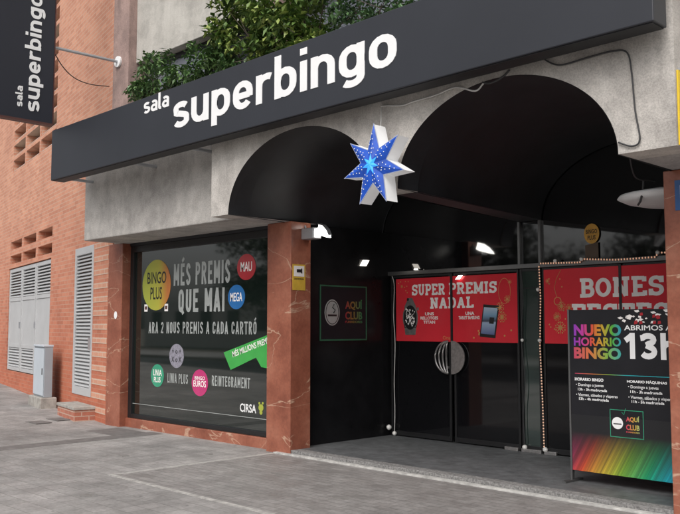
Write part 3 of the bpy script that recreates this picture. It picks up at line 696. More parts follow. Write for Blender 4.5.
letters('white window lettering QUE MAI on the second line', 'QUE MAI', -10.55, -9.42, 1.75, 2.08, bold=.022)
letters('white window lettering ARA 2 NOUS PREMIS A CADA CARTRÓ', 'ARA 2 NOUS PREMIS A CADA CARTRÓ', -11.34, -8.72, 1.44, 1.61, bold=.014)
letters('small lettering LINIA PLUS beside the green disc', 'LINIA PLUS', -10.80, -10.27, .72, .86, bold=.008)
letters('small lettering REINTEGRAMENT beside the magenta disc', 'REINTEGRAMENT', -9.70, -8.85, .73, .87, bold=.008)
letters('white CIRSA lettering at the lower right of the window', 'CIRSA', -9.06, -8.72, .42, .53, 'white')
em = MB().ell(Fw, -8.62, .50, .05, .045, 0, .003, 20).ell(Fw, -8.655, .555, .018, .018, 0, .0025, 12).ell(Fw, -8.585, .56, .018, .018, 0, .0025, 12).ell(Fw, -8.62, .44, .03, .03, 0, .0022, 12)
tag(em.build('emblem_sticker', 'd_yellow'), 'tiny yellow crown like emblem right of CIRSA', 'sticker')
for u, lab in ((-11.42, 'small white window tag left of the BINGO PLUS disc'), (-10.86, 'small white window tag right below the BINGO PLUS disc')):
    tt = thing('window_tag', lab, 'sticker', (u, 7.034, 1.82), 0, 'small tags on the shop window')
    MB().rect(Fw, u-.045, u+.045, 1.77, 1.88, 0, .003).build('tag_card', 'redprint2', tt)
    MB().rect(Fw, u-.03, u+.03, 1.80, 1.85, .0031, .004).build('tag_mark', 'signedge', tt)
o = MB().ell(FY(D), -12.02, 1.72, .045, .06, 0, .004, 16).build('wall_sticker', 'white'); tag(o, 'small white sticker on the leftmost marble column', 'sticker')

# ------------------------------------------------------------------ entrance posters
Fp = FY(8.794)
Fq = FY(8.80)
def flake(m, u, v, r, d=.003):
    for k in range(8):
        a = k*PI/4; m.prism([(u+r*.12*math.cos(a+1.57), v+r*.12*math.sin(a+1.57)), (u+r*math.cos(a), v+r*math.sin(a)), (u-r*.12*math.cos(a+1.57), v-r*.12*math.sin(a+1.57))], Fq, d+.0003*k, d+.001+.0003*k)
        m.ell(Fq, u+r*.8*math.cos(a+.39), v+r*.8*math.sin(a+.39), r*.12, r*.12, d, d+.001, 8)
OFF = .0115
def poster(name, label, x0, x1, z0, z1, gaps):
    t = thing(name, label, 'poster', ((x0+x1)/2, 8.8, z0), 0, 'red Christmas posters on the glass doors')
    MB().rect(Fq, x0, x1, z0, z1, .011, OFF+.002).build('poster_sheet', 'red', t)
    return t
for gx0, gx1 in ((-6.897, -6.863), (-4.545, -4.515)): part(MB().rect(Fq, gx0, gx1, 1.30, 2.235, .012, .024), 'door_seal', 'blackmat')
P1 = poster('red_poster', 'red poster reading SUPER PREMIS NADAL across the left double doors', -7.845, -5.875, 1.345, 2.195, [-6.905, -6.855])
d0 = OFF+.0021
pm = MB()
slab('SUPER', Fq, -7.56, -6.99, 1.965, 2.105, d0, .001, pm); slab('PREMIS', Fq, -6.925, -6.17, 1.965, 2.105, d0, .001, pm)
slab('NADAL', Fq, -7.24, -6.53, 1.785, 1.92, d0, .001, pm)
pm.build('poster_title', 'redprint2', P1)
pm = MB()
for s, a, b, z in (('UNS', -7.33, -7.18, 1.69), ('RELLOTGES', -7.41, -7.11, 1.635), ('TITAN', -7.36, -7.16, 1.58), ('UNA', -6.66, -6.52, 1.69), ('TABLET SAMSUNG', -6.77, -6.44, 1.635)):
    text(s, Fq, a, b, z, z+.042, d0, .001, .03, pm)
pm.build('poster_small_print', 'redprint2', P1)
gm = MB(); flake(gm, -6.13, 1.78, .07, d0); flake(gm, -6.02, 1.88, .05, d0); flake(gm, -6.10, 1.66, .075, d0); flake(gm, -5.98, 2.09, .03, d0); flake(gm, -7.74, 2.09, .025, d0)
for k in range(9): gm.ell(Fq, random.uniform(-6.62, -5.95), random.uniform(1.40, 1.55), .012, .012, d0, d0+.001, 8)
for k in range(8): gm.ell(Fq, random.uniform(-7.8, -7.5), random.uniform(2.0, 2.17), .008, .008, d0, d0+.001, 8)
gm.ring(Fq, -6.06, 1.98, .09, .16, .005, d0, d0+.001)
text('Cirsa', Fq, -7.03, -6.91, 1.375, 1.42, d0, .001, .0, gm)
gm.build('ornament', 'gold', P1)
# printed wrist watch
wm = MB().ell(Fq, -7.59, 1.66, .135, .195, d0, d0+.002).prism([(-7.70, 1.80), (-7.48, 1.80), (-7.555, 1.93), (-7.625, 1.93)], Fq, d0, d0+.0018).prism([(-7.70, 1.56), (-7.48, 1.56), (-7.50, 1.43), (-7.68, 1.43)], Fq, d0, d0+.0017).rect(Fq, -7.475, -7.44, 1.76, 1.80, d0, d0+.0018)
wt = wm.build('printed_watch', 'steel', P1)
wd = MB().ell(Fq, -7.59, 1.665, .115, .165, d0+.0021, d0+.003).ell(Fq, -7.63, 1.91, .02, .02, d0+.0021, d0+.003, 10)
for k in range(3): wd.ring(Fq, -7.59+(.085*(k-1)), 1.56-.01*abs(k-1), .028, .028, .009, d0+.0021, d0+.0033, 12)
wdd = wd.build('watch_dial', 'blackmat', wt)
wh = MB()
for a, l in ((.6, .10), (2.4, .07), (4.4, .09)): wh.prism([(-7.59-.012, 1.665), (-7.59+.012, 1.665), (-7.59+l*math.cos(a), 1.665+l*1.2*math.sin(a))], Fq, d0+.0031+.0002*l, d0+.0042+.001*l)
wh.ring(Fq, -7.63, 1.72, .035, .04, .008, d0+.0031, d0+.004, 14).ring(Fq, -7.55, 1.62, .035, .04, .008, d0+.0031, d0+.004, 14)
for k in range(22): wh.ell(Fq, random.uniform(-7.67, -7.51), random.uniform(1.55, 1.78), random.uniform(.006, .016), random.uniform(.006, .016), d0+.0031, d0+.0036+.00003*k, 7)
wh.build('watch_hands', 'redprint2', wt)
Ft = Fr((-6.29, 8.80, 1.61), (.994, 0, -.08), (.16, 0, .987), (0, -1, 0))
tb = MB().prism([(-.12, -.205), (.12, -.205), (.12, .205), (-.12, .205)], Ft, d0, d0+.002).build('printed_tablet', 'blackmat', P1)
MB().prism([(-.105, -.165), (.10, -.165), (.10, .17), (-.105, .17)], Ft, d0+.0021, d0+.003).build('tablet_screen', 'screen1', tb, origin=(-6.29, 8.8, 1.61))
MB().prism([(.0, -.03), (.07, -.03), (.07, .05), (.0, .05)], Ft, d0+.0031, d0+.0036).build('tablet_tile', 'blackmat', tb)
P2 = poster('red_poster', 'red poster reading BONES FESTES behind the black timetable board', -5.50, -3.12, 1.345, 2.215, [-4.56, -4.50])
pm = MB(); slab('BONES', Fq, -5.03, -4.03, 1.88, 2.085, d0, .001, pm); slab('FESTES', Fq, -5.14, -3.98, 1.59, 1.795, d0, .001, pm)
pm.build('poster_title', 'redprint2', P2)
gm = MB(); flake(gm, -5.27, 1.78, .06, d0); flake(gm, -5.33, 1.66, .055, d0); flake(gm, -5.29, 1.53, .08, d0); flake(gm, -5.45, 2.08, .03, d0); flake(gm, -5.17, 1.76, .05, d0)
gm.ring(Fq, -5.32, 1.84, .05, .05, .008, d0, d0+.001, 16)
for k in range(14): gm.ell(Fq, random.uniform(-5.45, -5.15), random.uniform(1.42, 2.15), .009, .009, d0, d0+.001, 8)
gm.tube([Fq.p(-5.33, 1.89, d0+.002), Fq.p(-5.36, 2.0, d0+.002), Fq.p(-5.33, 2.1, d0+.002), Fq.p(-5.27, 2.2, d0+.002)], .003, 5)
gm.build('ornament', 'gold', P2)
# faded round orange sign on the fanlight
og = thing('orange_disc_sign', 'faded orange round sign high on the fanlight glass', 'sign', (-4.87, 8.8, 2.35))
MB().ell(Fq, -4.87, 2.60, .095, .115, 0, .004).build('disc', 'orangeprint', og)
mm = MB(); text('BINGO', Fq, -4.94, -4.80, 2.60, 2.65, .0045, .001, .02, mm); text('PLUS', Fq, -4.92, -4.82, 2.53, 2.58, .0045, .001, .02, mm); mm.build('lettering', 'blackmat', og)
MB().prism([(-4.955, 2.32), (-4.79, 2.32), (-4.79, 2.50), (-4.85, 2.49), (-4.955, 2.47)], Fq, 0, .003).build('tag_plate', plain('brown_print', (.09, .06, .04), .5), og)

# plaque on the dark side wall
Fc = FX(-7.98)
AQ = thing('club_plaque', 'black smoking club plaque with green outline on the dark side wall', 'sign', (-7.98, 7.9, 1.36))
MB().rect(Fc, 7.46, 8.33, 1.36, 2.08, 0, .008).build('plaque_board', 'boardblack', AQ)
m = MB(); m.rect(Fc, 7.46, 8.33, 1.36, 1.378, .0081, .012); m.rect(Fc, 7.46, 8.33, 2.062, 2.08, .0081, .012); m.rect(Fc, 7.46, 7.478, 1.379, 2.061, .0081, .012); m.rect(Fc, 8.312, 8.33, 1.379, 2.061, .0081, .012)
m.build('outline', 'greenline', AQ)
MB().ell(Fc, 7.68, 1.725, .135, .17, .0081, .011).build('emblem_disc', 'greywhite', AQ)
m = MB().rect(Fc, 7.60, 7.76, 1.675, 1.70, .0111, .013); m.tube([Fc.p(7.70, 1.72, .013), Fc.p(7.73, 1.76, .013), Fc.p(7.68, 1.79, .013), Fc.p(7.71, 1.83, .013)], .007, 5)
m.ring(Fc, 7.68, 1.725, .12, .155, .01, .0111, .0125, 30).build('cigarette_mark', 'blackmat', AQ)
m = MB(); text('AQUÍ', Fc, 7.92, 8.24, 1.76, 1.90, .0081, .002, .03, m); text('CLUB', Fc, 7.92, 8.24, 1.635, 1.74, .0081, .002, .03, m); text('FUMADORES', Fc, 7.92, 8.24, 1.59, 1.62, .0081, .002, .02, m)
m.build('lettering', 'clubrainbow', AQ, origin=(-7.98, 7.47, 1.5))

# ------------------------------------------------------------------ timetable board
TB = thing('timetable_board', 'black standing board with rainbow heading and opening hours beside the right column', 'sign', (-4.38, 7.45, .055))
F0 = FY(7.45)
MB().rect(F0, -4.385, -3.14, .165, 1.705, -.035, 0).build('board_panel', 'boardblack', TB, bevel=.003)
MB().rect(F0, -4.382, -3.143, .168, .70, .0002, .0015).build('rainbow_print', 'boardprint', TB, origin=(-3.85, 7.45, .168))
for x in (-4.405, -3.139): MB().rect(F0, x, x+.019, .06, 1.71, -.037, .003).build('frame_post', 'alu', TB)
for x in (-4.40, -3.16): MB().box(x-.01, x+.03, 7.30, 7.62, .056, .075).build('foot', 'alu', TB)
m = MB(); text('NUEVO', F0, -4.338, -3.845, 1.455, 1.567, .0005, .001, .045, m); m.build('heading', 'rainbow', TB, origin=(-4.35, 7.45, 1.4))
m = MB(); text('HORARIO', F0, -4.34, -3.85, 1.358, 1.442, .0005, .001, .03, m); m.build('heading', 'rainbow', TB, origin=(-4.35, 7.45, 1.2))
m = MB(); text('BINGO', F0, -4.342, -3.852, 1.235, 1.346, .0005, .001, .045, m); m.build('heading', 'rainbow2', TB, origin=(-4.35, 7.45, 1.2))
m = MB(); text('ABRIMOS A LAS', F0, -3.815, -3.19, 1.51, 1.558, .0005, .001, .015, m); m.build('opening_line', 'white', TB)
m = MB(); strokes('13h', F0, -3.82, -3.30, 1.247, .24, .0005, .001, m, .14); m.build('opening_hour', 'white', TB)
for (x0, lines_) in ((-4.337, [('HORARIO BINGO', .0, .30, 1.024, .03, .035), ('• Domingo a jueves', .01, .30, .965, .036, .01), ('13h - 3h madrugada', .03, .335, .922, .034, .02), ('• Viernes, sábados y vísperas', .01, .44, .870, .036, .01), ('13h - 4h madrugada', .04, .35, .833, .034, .02)]),
                     (-3.80, [('HORARIO MÁQUINAS', .0, .38, 1.024, .034, .035), ('• Domingo a jueves', .01, .30, .970, .036, .01), ('11h - 3h madrugada', .03, .335, .927, .034, .02), ('• Viernes, sábados y vísperas', .01, .44, .875, .036, .01), ('11h - 5h madrugada', .04, .35, .838, .034, .02)])):
    for s_, a, b, z, hh, bo in lines_: text(s_, F0, x0+a, x0+b, z, z+hh, .0018, .0008, bo).build('timetable_line', 'white', TB)
m = MB().rect(F0, -4.336, -3.2, 1.09, 1.096, .0005, .0015); m.build('divider', 'rainbow2', TB, origin=(-4.33, 7.45, .92))
m = MB(); x0, x1, z0, z1 = -3.98, -3.65, .52, .775
m.rect(F0, x0, x1, z0, z0+.006, .0018, .003); m.rect(F0, x0, x1, z1-.006, z1, .0018, .003); m.rect(F0, x0, x0+.006, z0+.007, z1-.007, .0018, .003); m.rect(F0, x1-.006, x1, z0+.007, z1-.007, .0018, .003)
m.tube([F0.p(-3.86, .755, .003), F0.p(-3.84, .73, .003), F0.p(-3.82, .79, .003)], .003, 5)
m.build('logo_frame', 'd_green', TB)
MB().ell(F0, -3.905, .65, .055, .055, .0018, .003, 24).build('logo_disc', 'white', TB)
MB().rect(F0, -3.945, -3.865, .637, .648, .0031, .004).build('logo_mark', 'blackmat', TB)
m = MB(); text('AQUÍ', F0, -3.82, -3.69, .665, .725, .0018, .001, .03, m); text('CLUB', F0, -3.82, -3.69, .595, .645, .0018, .001, .03, m); text('FUMADORES', F0, -3.82, -3.69, .57, .583, .0018, .001, .02, m)
m.build('logo_text', 'clubrainbow_x', TB, origin=(-4.33, 7.45, .5))
m = MB()   # printed cards tumbling along the top edge
for k in range(26):
    cx = random.uniform(-3.85, -3.2); cz = random.uniform(1.585, 1.69); a = random.uniform(0, 3); r = random.uniform(.012, .032)
    m.prism([(cx+r*math.cos(a+q*PI/2)*(1.4 if q % 2 else .8), cz+.6*r*math.sin(a+q*PI/2)) for q in range(4)], F0, .0003, .0012+.00006*k)
m.build('top_print', 'redprint2', TB)
m = MB()
for k in range(9):
    cx = random.choice((-3.66, -3.5))+random.uniform(-.04, .04); cz = random.uniform(1.575, 1.66); r = .016
    m.prism([(cx-r, cz-r), (cx+r, cz-r*.6), (cx+r*.7, cz+r), (cx-r*.8, cz+r*.8)], F0, .0035, .004+.0001*k)
m.build('top_print_accent', 'd_red', TB)

# ------------------------------------------------------------------ star light
SL = thing('star_light', 'blue seven pointed Christmas star light with white body hanging between the arches', 'star decoration', (-5.36, 5.8, 3.4))
def star(cx, cz, R0, r0, rot=0): 
    return [((cx+(R0 if i % 2 == 0 else r0)*math.sin(rot+PI*i/7)), cz+(R0 if i % 2 == 0 else r0)*math.cos(rot+PI*i/7)) for i in range(14)]
F7 = FY(5.70); sc = (-5.368, 3.045)
def starpts(k): return star(sc[0], sc[1], .385*k, .165*k, .02)
MB().prism(starpts(1.0), F7, -.16, -.006).build('star_body', 'starwhite', SL)
MB().prism(starpts(1.03), F7, -.0055, -.001).build('star_rim', 'starpaper', SL)
P = starpts(.98); vs = [F7.p(sc[0], sc[1], .05)]+[F7.p(u, v, 0) for u, v in P]
MB().add(vs, [(0, i+1, (i+1) % 14+1) for i in range(14)]).build('star_face', 'blue', SL)
P = starpts(.27); vs = [F7.p(sc[0], sc[1], .056)]+[F7.p(u, v, .040) for u, v in P]
MB().add(vs, [(0, i+1, (i+1) % 14+1) for i in range(14)]).build('star_core', 'bluecore', SL)
mbl = MB()
me0 = None
for i in range(7):
    a = .02+2*PI*i/7
    for rr, off in ((.15, .012), (.19, .022), (.19, -.022), (.24, -.012), (.24, .012), (.11, .015), (.11, -.015), (.29, .0), (.15, -.035), (.15, .035)):
        u = sc[0]+rr*math.sin(a)+off*math.cos(a); v = sc[1]+rr*math.cos(a)-off*math.sin(a)
        if me0 is None:
            mb = MB().lathe((0, 0, 0), [(.003, -.004), (.0055, 0), (.003, .004)], 8); ob = mb.build('bulb', 'bluebulb', SL, local=True); me0 = ob.data
        else: ob = bpy.data.objects.new('bulb', me0); C.objects.link(ob); ob.parent = SL
        dpt = .05*(1-rr/.40)+.008
        ob.location = Vector((u, 5.70-dpt, v))-Vector((-5.36, 5.8, 3.4))
MB().tube([(-5.40, 5.84, 3.42), (-5.47, 5.93, 3.66)], .006, 6).box(-5.43, -5.36, 5.80, 5.856, 3.38, 3.425).build('hanger', 'cablew', SL)

def wire(name, label, pts, r, mat, parts=(), group=None):
    # smooth through points
    P = [Vector(p) for p in pts]; out = []
    for i in range(len(P)-1):
        p0, p1, p2, p3 = P[max(i-1, 0)], P[i], P[i+1], P[min(i+2, len(P)-1)]
        for k in range(6):
            t = k/6; out.append(.5*((2*p1)+(p2-p0)*t+(2*p0-5*p1+4*p2-p3)*t*t+(3*p1-p0-3*p2+p3)*t**3))
    out.append(P[-1])
    o = MB().tube(out, r, 6).build(name, mat, smooth=True)
    return tag(o, label, 'cable', group)
wire('sign_cable', 'thin cable drooping from the projecting sign to the brick wall', [(-12.14, 5.775, 5.74), (-12.2, 5.95, 5.56), (-12.3, 6.2, 5.45), (-12.36, 6.5, 5.42), (-12.42, 6.88, 5.47)], .008, 'cableb')
y = 5.925
wire('white_cable', 'white cable running up along the concrete from the star', [(-5.47, y, 3.66), (-5.40, y, 3.655), (-5.2, y, 3.62), (-5.07, y, 3.63), (-4.8, y, 3.64), (-4.57, y, 3.665), (-4.36, y, 3.59), (-4.28, y, 3.63), (-4.27, y, 3.64)], .008, 'cablew')
wire('black_cable', 'black cable looping over the concrete right of the large arch', [(-3.66, y, 3.71), (-3.58, y, 3.655), (-3.48, y, 3.63), (-3.26, y, 3.64), (-3.05, y, 3.64), (-2.95, y, 3.60), (-2.92, y, 3.45), (-2.90, y, 3.15), (-2.87, y, 2.93), (-2.93, y, 2.885), (-3.04, y, 2.93)], .007, 'cableb')
wire('short_black_cable', 'short dark cable at the crown of the right arch', [(-4.28, y, 3.65), (-4.2, y, 3.625), (-4.08, y, 3.65), (-4.0, y, 3.70)], .009, 'cableb')
wire('ceiling_cable', 'thin black cable hanging inside the right arch towards the white disc', [(-3.10, 6.2, 2.95), (-3.30, 6.7, 2.80), (-3.35, 7.1, 2.82), (-3.45, 7.4, 2.86)], .006, 'cableb')
yd = 8.765
wire('door_cable', 'thin pale cable hanging down left of the red poster', [(-8.0+.10, yd, 2.24), (-7.86, yd, 2.1), (-7.875, yd, 1.7), (-7.85, yd, 1.3), (-7.87, yd, .8), (-7.86, yd, .4), (-7.87, yd, .10)], .006, 'cablew')
wire('door_cable', 'dark dangling cable beside the narrow glass side light', [(-5.80, yd, 2.2), (-5.78, yd, 1.9), (-5.81, yd, 1.4), (-5.77, yd, .9), (-5.80, yd, .5), (-5.79, yd, .12)], .006, 'cableb')
def plug(loc, label, r=.022):
    t = thing('cable_clip', label, 'clip', loc, 0, 'white cable clips by the doors')
    MB().lathe((0, 0, 0), [(r*.4, -r), (r, -.3*r), (r, .5*r), (r*.3, r)], 12).build('clip_body', 'plug', t, local=True, smooth=True)
plug((-7.87, yd, .09), 'white plug at the foot of the left door cable', .03)
plug((-7.93, 8.72, .17), 'white plug leaning on the dark wall by the left door', .035)
plug((-5.79, yd, .11), 'white plug at the foot of the dark cable', .03)
plug((-5.80, yd, 1.38), 'white clip on the dark cable at mid height', .02)
plug((-5.51, yd, .11), 'white plug at the foot of the vertical light string', .03)

# light strings
def string(name, label, pts, n):
    t = thing(name, label, 'light string', pts[0], 0, 'warm light strings round the doors')
    P = [Vector(p) for p in pts]; Lg = [0]
    for i in range(1, len(P)): Lg.append(Lg[-1]+(P[i]-P[i-1]).length)
    MB().tube(P, .008, 6).build('cord', 'cableb', t)
    me = None
    for k in range(n):
        s = (k+.5)/n*Lg[-1]; i = max(j for j in range(len(P)-1) if Lg[j] <= s)
        p = P[i].lerp(P[i+1], (s-Lg[i])/(Lg[i+1]-Lg[i]))
        if me is None: ob = MB().lathe((0, 0, 0), [(.004, -.010), (.009, -.004), (.009, .004), (.004, .010)], 8).build('bulb', 'bulb', t, local=True, smooth=True); me = ob.data
        else: ob = bpy.data.objects.new('bulb', me); C.objects.link(ob); ob.parent = t
        ob.location = p+Vector((0, -.008, 0))-P[0]
    return t
string('light_string', 'string of warm bulbs running down the door jamb', [(-5.545, yd, 2.27), (-5.53, yd, 1.9), (-5.55, yd, 1.3), (-5.53, yd, .7), (-5.52, yd, .13)], 62)
string('light_string', 'string of warm bulbs running along the transom', [(-5.53, yd-.01, 2.29), (-5.0, yd-.01, 2.275), (-4.95, yd-.01, 2.31), (-4.55, yd-.01, 2.28), (-4.1, yd-.01, 2.285), (-4.07, yd-.01, 2.33), (-3.15, yd-.01, 2.29)], 70)
for k, (x, z, lab) in enumerate(((-5.55, 1.98, 'white clip near the top of the vertical light string'), (-5.54, 1.38, 'white clip halfway down the vertical light string'), (-5.31, 2.31, 'white clip on the transom lights near the corner'), (-4.97, 2.31, 'white clip on the transom lights under the orange disc'), (-4.07, 2.33, 'white clip on the transom lights nearest the right column'))):
    plug((x, yd-.03, z), lab, .022)

# ------------------------------------------------------------------ lamps and lamp reflections
FL = thing('flood_lamp', 'lit grey floodlight fixed beside the middle marble column under the arch', 'lamp', (-7.7, 7.2, 2.7))
MB().box(-7.85, -7.62, 7.02, 7.16, 2.62, 2.76).build('lamp_body', 'metal', FL, bevel=.015)
MB().tube([(-7.85, 7.09, 2.80), (-7.85+.05, 7.09, 2.69)], .012).build('bracket', 'metal', FL)
Fl = Fr((-7.575, 7.14, 2.715), (.93, -.2, -.3), (.31, 0, .95), (-.2, -.97, -.1))
MB().prism([(-.13, .055), (-.02, .06), (.08, .03), (.15, -.02), (.17, -.045), (.08, -.055), (-.08, -.06), (-.13, -.05)], Fl, -.03, .0).build('lens_or_glint', 'flood', FL)
MB().prism([(-.14, .068), (-.02, .073), (.09, .042), (.17, -.015), (.16, -.02), (.08, .031), (-.02, .061), (-.14, .056)], Fl, -.035, .012).build('lamp_hood', 'metal', FL)
SM = thing('wall_glint', 'small glowing stand-in for a lamp reflection high on the dark side wall', 'lamp', (-7.97, 8.28, 2.40), 0, 'glowing stand-ins for lamp reflections at the entrance')  # added glowing slab where the polished wall mirrors a light
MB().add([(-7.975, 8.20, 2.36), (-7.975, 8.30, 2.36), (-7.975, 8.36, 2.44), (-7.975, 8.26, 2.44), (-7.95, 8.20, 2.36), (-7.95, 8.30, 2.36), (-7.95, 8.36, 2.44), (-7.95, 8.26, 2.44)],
         [(3,2,1,0),(4,5,6,7),(0,1,5,4),(1,2,6,5),(2,3,7,6),(3,0,4,7)]).build('lens_or_glint', 'lampglint', SM)
MB().box(-7.979, -7.976, 8.19, 8.37, 2.35, 2.45).build('glint_plate', 'blackmat', SM)
S2 = thing('transom_glint', 'tiny glowing stand-in for a lamp reflection above the red poster on the transom', 'lamp', (-7.46, 8.76, 2.31), 0, 'glowing stand-ins for lamp reflections at the entrance')  # added glow in place of a light mirrored in the glass
MB().box(-7.49, -7.43, 8.75, 8.765, 2.305, 2.32).build('lens_or_glint', 'lampglint', S2); MB().box(-7.495, -7.425, 8.7651, 8.78, 2.30, 2.325).build('glint_plate', 'blackmat', S2)
S3 = thing('transom_glint', 'small tilted glowing stand-in for a lamp reflection at the top edge of the red poster', 'lamp', (-6.7, 8.76, 2.20), 0, 'glowing stand-ins for lamp reflections at the entrance')  # added glowing piece, stands in for a reflection by the poster edge
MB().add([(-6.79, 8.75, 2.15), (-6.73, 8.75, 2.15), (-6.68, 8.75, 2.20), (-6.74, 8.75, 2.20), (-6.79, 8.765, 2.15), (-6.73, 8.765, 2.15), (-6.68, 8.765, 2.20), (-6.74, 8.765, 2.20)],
         [(0,1,2,3),(7,6,5,4),(0,4,5,1),(1,5,6,2),(2,6,7,3),(3,7,4,0)]).build('lens_or_glint', 'lampglint', S3); MB().tube([(-6.735, 8.766, 2.2), (-6.735, 8.766, 2.25)], .006, 6).build('glint_stem', 'blackmat', S3)
DC = thing('ceiling_disc', 'white flattened disc lamp hanging unlit beside the right column', 'lamp', (-3.42, 7.42, 2.72))
MB().lathe((-3.40, 7.60, 2.72), [(.02, -.08), (.24, -.065), (.39, -.03), (.47, .01), (.45, .035), (.22, .08), (.02, .09)], 40).build('lamp_shade', 'disc', DC, smooth=True)
MB().tube([(-3.38, 7.6, 2.79), (-3.38, 7.6, 3.3)], .008).build('cord', 'cableb', DC)
MB().tube([(-3.45, 7.17, 2.84), (-3.46, 7.175, 2.75), (-3.50, 7.20, 2.66), (-3.56, 7.28, 2.645)], .010).build('strap', 'cableb', DC)

# small signs
YS = thing('camera_notice', 'small yellow camera notice on the side of the middle marble column', 'sign', (-7.85, 7.0, 1.99))
Fk = FX(-7.85)
MB().rect(Fk, 6.885, 7.095, 1.99, 2.31, 0, .004).build('notice_plate', 'yellowprint', YS)
MB().rect(Fk, 6.905, 7.075, 2.16, 2.29, .0041, .006).build('notice_field', 'redprint2', YS)
m = MB().rect(Fk, 6.95, 7.02, 2.21, 2.25, .0061, .008).rect(Fk, 7.021, 7.04, 2.20, 2.26, .0061, .0078); text('ZONA VIDEOVIGILADA', Fk, 6.91, 7.07, 2.12, 2.14, .0041, .001, .01, m); m.build('notice_mark', 'blackmat', YS)
BL = thing('blue_number_plate', 'blue enamel number plate at the top of the right marble column', 'sign', (-2.9, D, 2.5))
Fz = FY(D)
MB().rect(Fz, -3.03, -2.76, 2.50, 2.75, 0, .006).build('plate', 'bluesign', BL)
MB().rect(Fz, -3.0, -2.79, 2.53, 2.72, .0061, .008).build('plate_field', 'bluesign', BL)
m = text('1', Fz, -2.985, -2.955, 2.55, 2.705, .0081, .001, .02); text('7', Fz, -2.92, -2.83, 2.55, 2.705, .0081, .001, .02, m); m.build('number', 'white', BL)
YB = thing('yellow_banner', 'narrow yellow banner on the side face of the concrete arcade', 'banner', (-2.6, 6.0, 2.85))
MB().box(-2.598, -2.585, 5.965, 6.6, 2.85, 3.40).build('banner_cloth', 'yelbanner', YB)
MB().box(-2.598, -2.58, 5.985, 6.61, 3.401, 3.42).build('banner_rail', 'metal', YB)

# ------------------------------------------------------------------ plants on the canopy
def leaves(mb, c, rad, n, size, droop=.3, fill=.55):
    for _ in range(n):
        while True:
            p = Vector((random.uniform(-1, 1), random.uniform(-1, 1), random.uniform(-1, 1)))
            if fill < p.length < 1 or (p.length < 1 and random.random() < .35): break
        p = Vector(c)+Vector((p.x*rad[0], p.y*rad[1], p.z*rad[2]))
        a = random.uniform(0, 2*PI); el = random.uniform(-.9, .6)-droop
        d = Vector((math.cos(a)*math.cos(el), math.sin(a)*math.cos(el), math.sin(el)))
        s = d.cross(Vector((random.uniform(-.4, .4), random.uniform(-.4, .4), 1))).normalized()
        u = s.cross(d).normalized(); l = size*random.uniform(.7, 1.25); w = l*.24
        mb.add([p, p+d*l*.45+s*w+u*w*.35, p+d*l, p+d*l*.45-s*w+u*w*.35, p+d*l*.5], [(0, 4, 1), (1, 4, 2), (0, 3, 4), (3, 2, 4)])
def plant(name, label, x, y, zb, blobs, mat, size, npl, group='leafy plants on the canopy behind the fascia sign'):
    t = thing(name, label, 'plant', (x, y, zb), 0, group)
    MB().lathe((x, y, zb), [(.11, 0), (.15, .24), (.165, .24), (.165, .28), (.14, .28), (.13, .22)], 18).build('pot', 'terracotta', t)
    st = MB(); lf = MB()
    for (cx, cy, cz, rx, ry, rz) in blobs:
        st.tube([(x, y, zb+.2), ((x+cx)/2+random.uniform(-.05, .05), (y+cy)/2, (zb+.2+cz)/2), (cx, cy, cz)], .014, 6, .005)
        for k in range(5):
            q = Vector((cx+random.uniform(-rx, rx)*.8, cy+random.uniform(-ry, ry)*.8, cz+random.uniform(-rz, rz)*.8))
            st.tube([(cx, cy, cz-.05), q], .006, 5, .003)
        # sub clumps give the uneven outline
        for k in range(7):
            o = Vector((random.uniform(-1, 1)*rx*.7, random.uniform(-1, 1)*ry*.7, random.uniform(-1, 1)*rz*.7))
            leaves(lf, (cx+o.x, cy+o.y, cz+o.z), (rx*.45, ry*.45, rz*.45), int(npl/7), size)
    st.build('stem', 'bark', t); lf.build('foliage', mat, t)
plant('leafy_shrub', 'small rounded green shrub at the left end of the canopy', -10.5, 6.4, 4.12, [(-10.2, 6.35, 5.02, .42, .28, .40), (-10.6, 6.35, 4.85, .3, .25, .28), (-9.75, 6.35, 4.85, .35, .25, .28)], 'leafmid', .085, 640)
plant('leafy_shrub', 'mid green shrub between the small shrub and the yellowish ficus', -8.95, 6.4, 4.12, [(-8.85, 6.35, 5.0, .40, .28, .34), (-9.15, 6.35, 4.75, .3, .25, .28), (-8.45, 6.35, 4.85, .36, .25, .32)], 'leafmid', .09, 640)
plant('ficus_bush', 'tall ficus bush with yellowish green leaves above the word superbingo', -8.1, 6.4, 4.12, [(-8.45, 6.32, 5.45, .33, .3, .4), (-8.05, 6.32, 5.15, .35, .3, .42), (-7.65, 6.3, 5.35, .34, .3, .45), (-7.35, 6.3, 5.0, .36, .28, .36), (-7.75, 6.3, 4.8, .4, .28, .26), (-8.1, 6.35, 5.9, .5, .3, .4)], 'leafyel', .115, 640)
plant('ficus_bush', 'second yellowish ficus crowding the canopy edge towards the right', -6.95, 6.4, 4.12, [(-7.0, 6.32, 5.1, .36, .28, .42), (-6.65, 6.32, 5.3, .33, .28, .38), (-6.85, 6.3, 4.75, .35, .26, .26)], 'leafyel', .11, 480)
plant('dark_shrub', 'dark green shrub at the right end of the planting above the letter g', -6.0, 6.4, 4.12, [(-6.25, 6.35, 4.95, .4, .28, .28), (-5.85, 6.35, 4.9, .35, .25, .24), (-6.3, 6.35, 5.3, .3, .25, .25), (-5.45, 6.35, 4.75, .3, .25, .2)], 'leafdark', .085, 420)

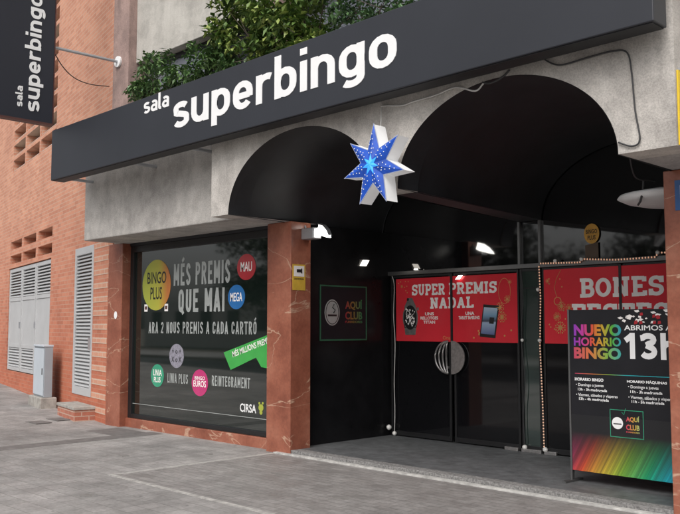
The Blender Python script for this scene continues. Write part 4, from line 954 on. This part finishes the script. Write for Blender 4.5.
# ------------------------------------------------------------------ across the street (seen mirrored in the glass)
def street_tree(x, y, h, label):
    t = thing('street_tree', label, 'tree', (x, y, 0), 0, 'street trees across the road')
    MB().tube([(x, y, -.02), (x+.05, y, h*.25), (x-.05, y+.05, h*.5), (x, y, h*.75)], .16, 10, .05).build('trunk', 'bark', t)
    lf = MB()
    for k in range(46):
        a = random.uniform(0, 2*PI); r = random.uniform(0, 3.0); cz = 2.6+random.uniform(0, h-3.2)
        leaves(lf, (x+r*math.cos(a), y+r*.8*math.sin(a), cz), (.9, .9, .7), 110, .30)
    lf.build('crown', 'leaftree', t)
for i, (x, y, h, lab) in enumerate([(-20, -12.2, 9.5, 'tall bushy tree across the road, second from the entrance'), (-26, -12.6, 8, 'bushy tree across the road halfway along the row'), (-31.5, -12.4, 6.6, 'lowest bushy tree across the road'), (-13, -12.3, 10, 'bushy tree straight across the road from the entrance'), (-54, -12.2, 7.5, 'farthest bushy tree down the road')]):
    street_tree(x, y, h, lab)
def block(x0, x1, y0, y1, h, label):
    t = thing('apartment_block', label, 'building', ((x0+x1)/2, y1, 0), 0, 'apartment blocks across the road')
    MB().box(x0, x1, y0, y1, -.1, h).build('wall', 'paleblock', t)
    x = x0+1.2; me = None
    while x < x1-1.5:
        z = 1.2
        while z < h-2:
            MB().box(x, x+1.4, y1+.001, y1+.05, z, z+1.5).build('window', 'winblock', t); z += 3
        x += 3.4
block(-62, -40, -34, -24, 3.4, 'low pale block farthest down the road')
block(-38, -16, -36, -26, 5.4, 'long pale block behind the street trees')

# ------------------------------------------------------------------ camera, sky, sun
cam = bpy.data.cameras.new('camera'); co = bpy.data.objects.new('camera', cam); C.objects.link(co); S.camera = co
co.location = (0, 0, 1.55)
yaw = math.radians(44.46); pit = math.atan(69/850)
fwd = Vector((-math.cos(yaw)*math.cos(pit), math.sin(yaw)*math.cos(pit), math.sin(pit)))
co.rotation_euler = fwd.to_track_quat('-Z', 'Y').to_euler()
cam.sensor_width = 36; cam.lens = 36*850/680; cam.clip_end = 2000; cam.clip_start = .05
nt = W.node_tree; bg = nt.nodes['Background']
sky = nt.nodes.new('ShaderNodeTexSky'); sky.sky_type = 'NISHITA'; sky.sun_disc = False
SE, SA = math.radians(48), math.radians(155)     # sun azimuth measured clockwise from +Y
sky.sun_elevation = SE; sky.sun_rotation = SA; sky.air_density = 1.0; sky.dust_density = 5; sky.ozone_density = 1
hs = nt.nodes.new('ShaderNodeHueSaturation'); hs.inputs['Saturation'].default_value = .22
nt.links.new(sky.outputs[0], hs.inputs['Color']); nt.links.new(hs.outputs[0], bg.inputs[0]); bg.inputs[1].default_value = .14
sun = bpy.data.lights.new('sun', 'SUN'); so = bpy.data.objects.new('sun', sun); C.objects.link(so)
sun.energy = 1.1; sun.angle = math.radians(40); sun.color = (1, .96, .92)
sd = Vector((math.sin(SA)*math.cos(SE), math.cos(SA)*math.cos(SE), math.sin(SE)))
so.rotation_euler = (-sd).to_track_quat('-Z', 'Y').to_euler(); so.location = (0, 0, 20)
S.view_settings.view_transform = 'Standard'; S.view_settings.look = 'None'; S.view_settings.gamma = 1; S.view_settings.exposure = .27
S.view_settings.use_curve_mapping = False
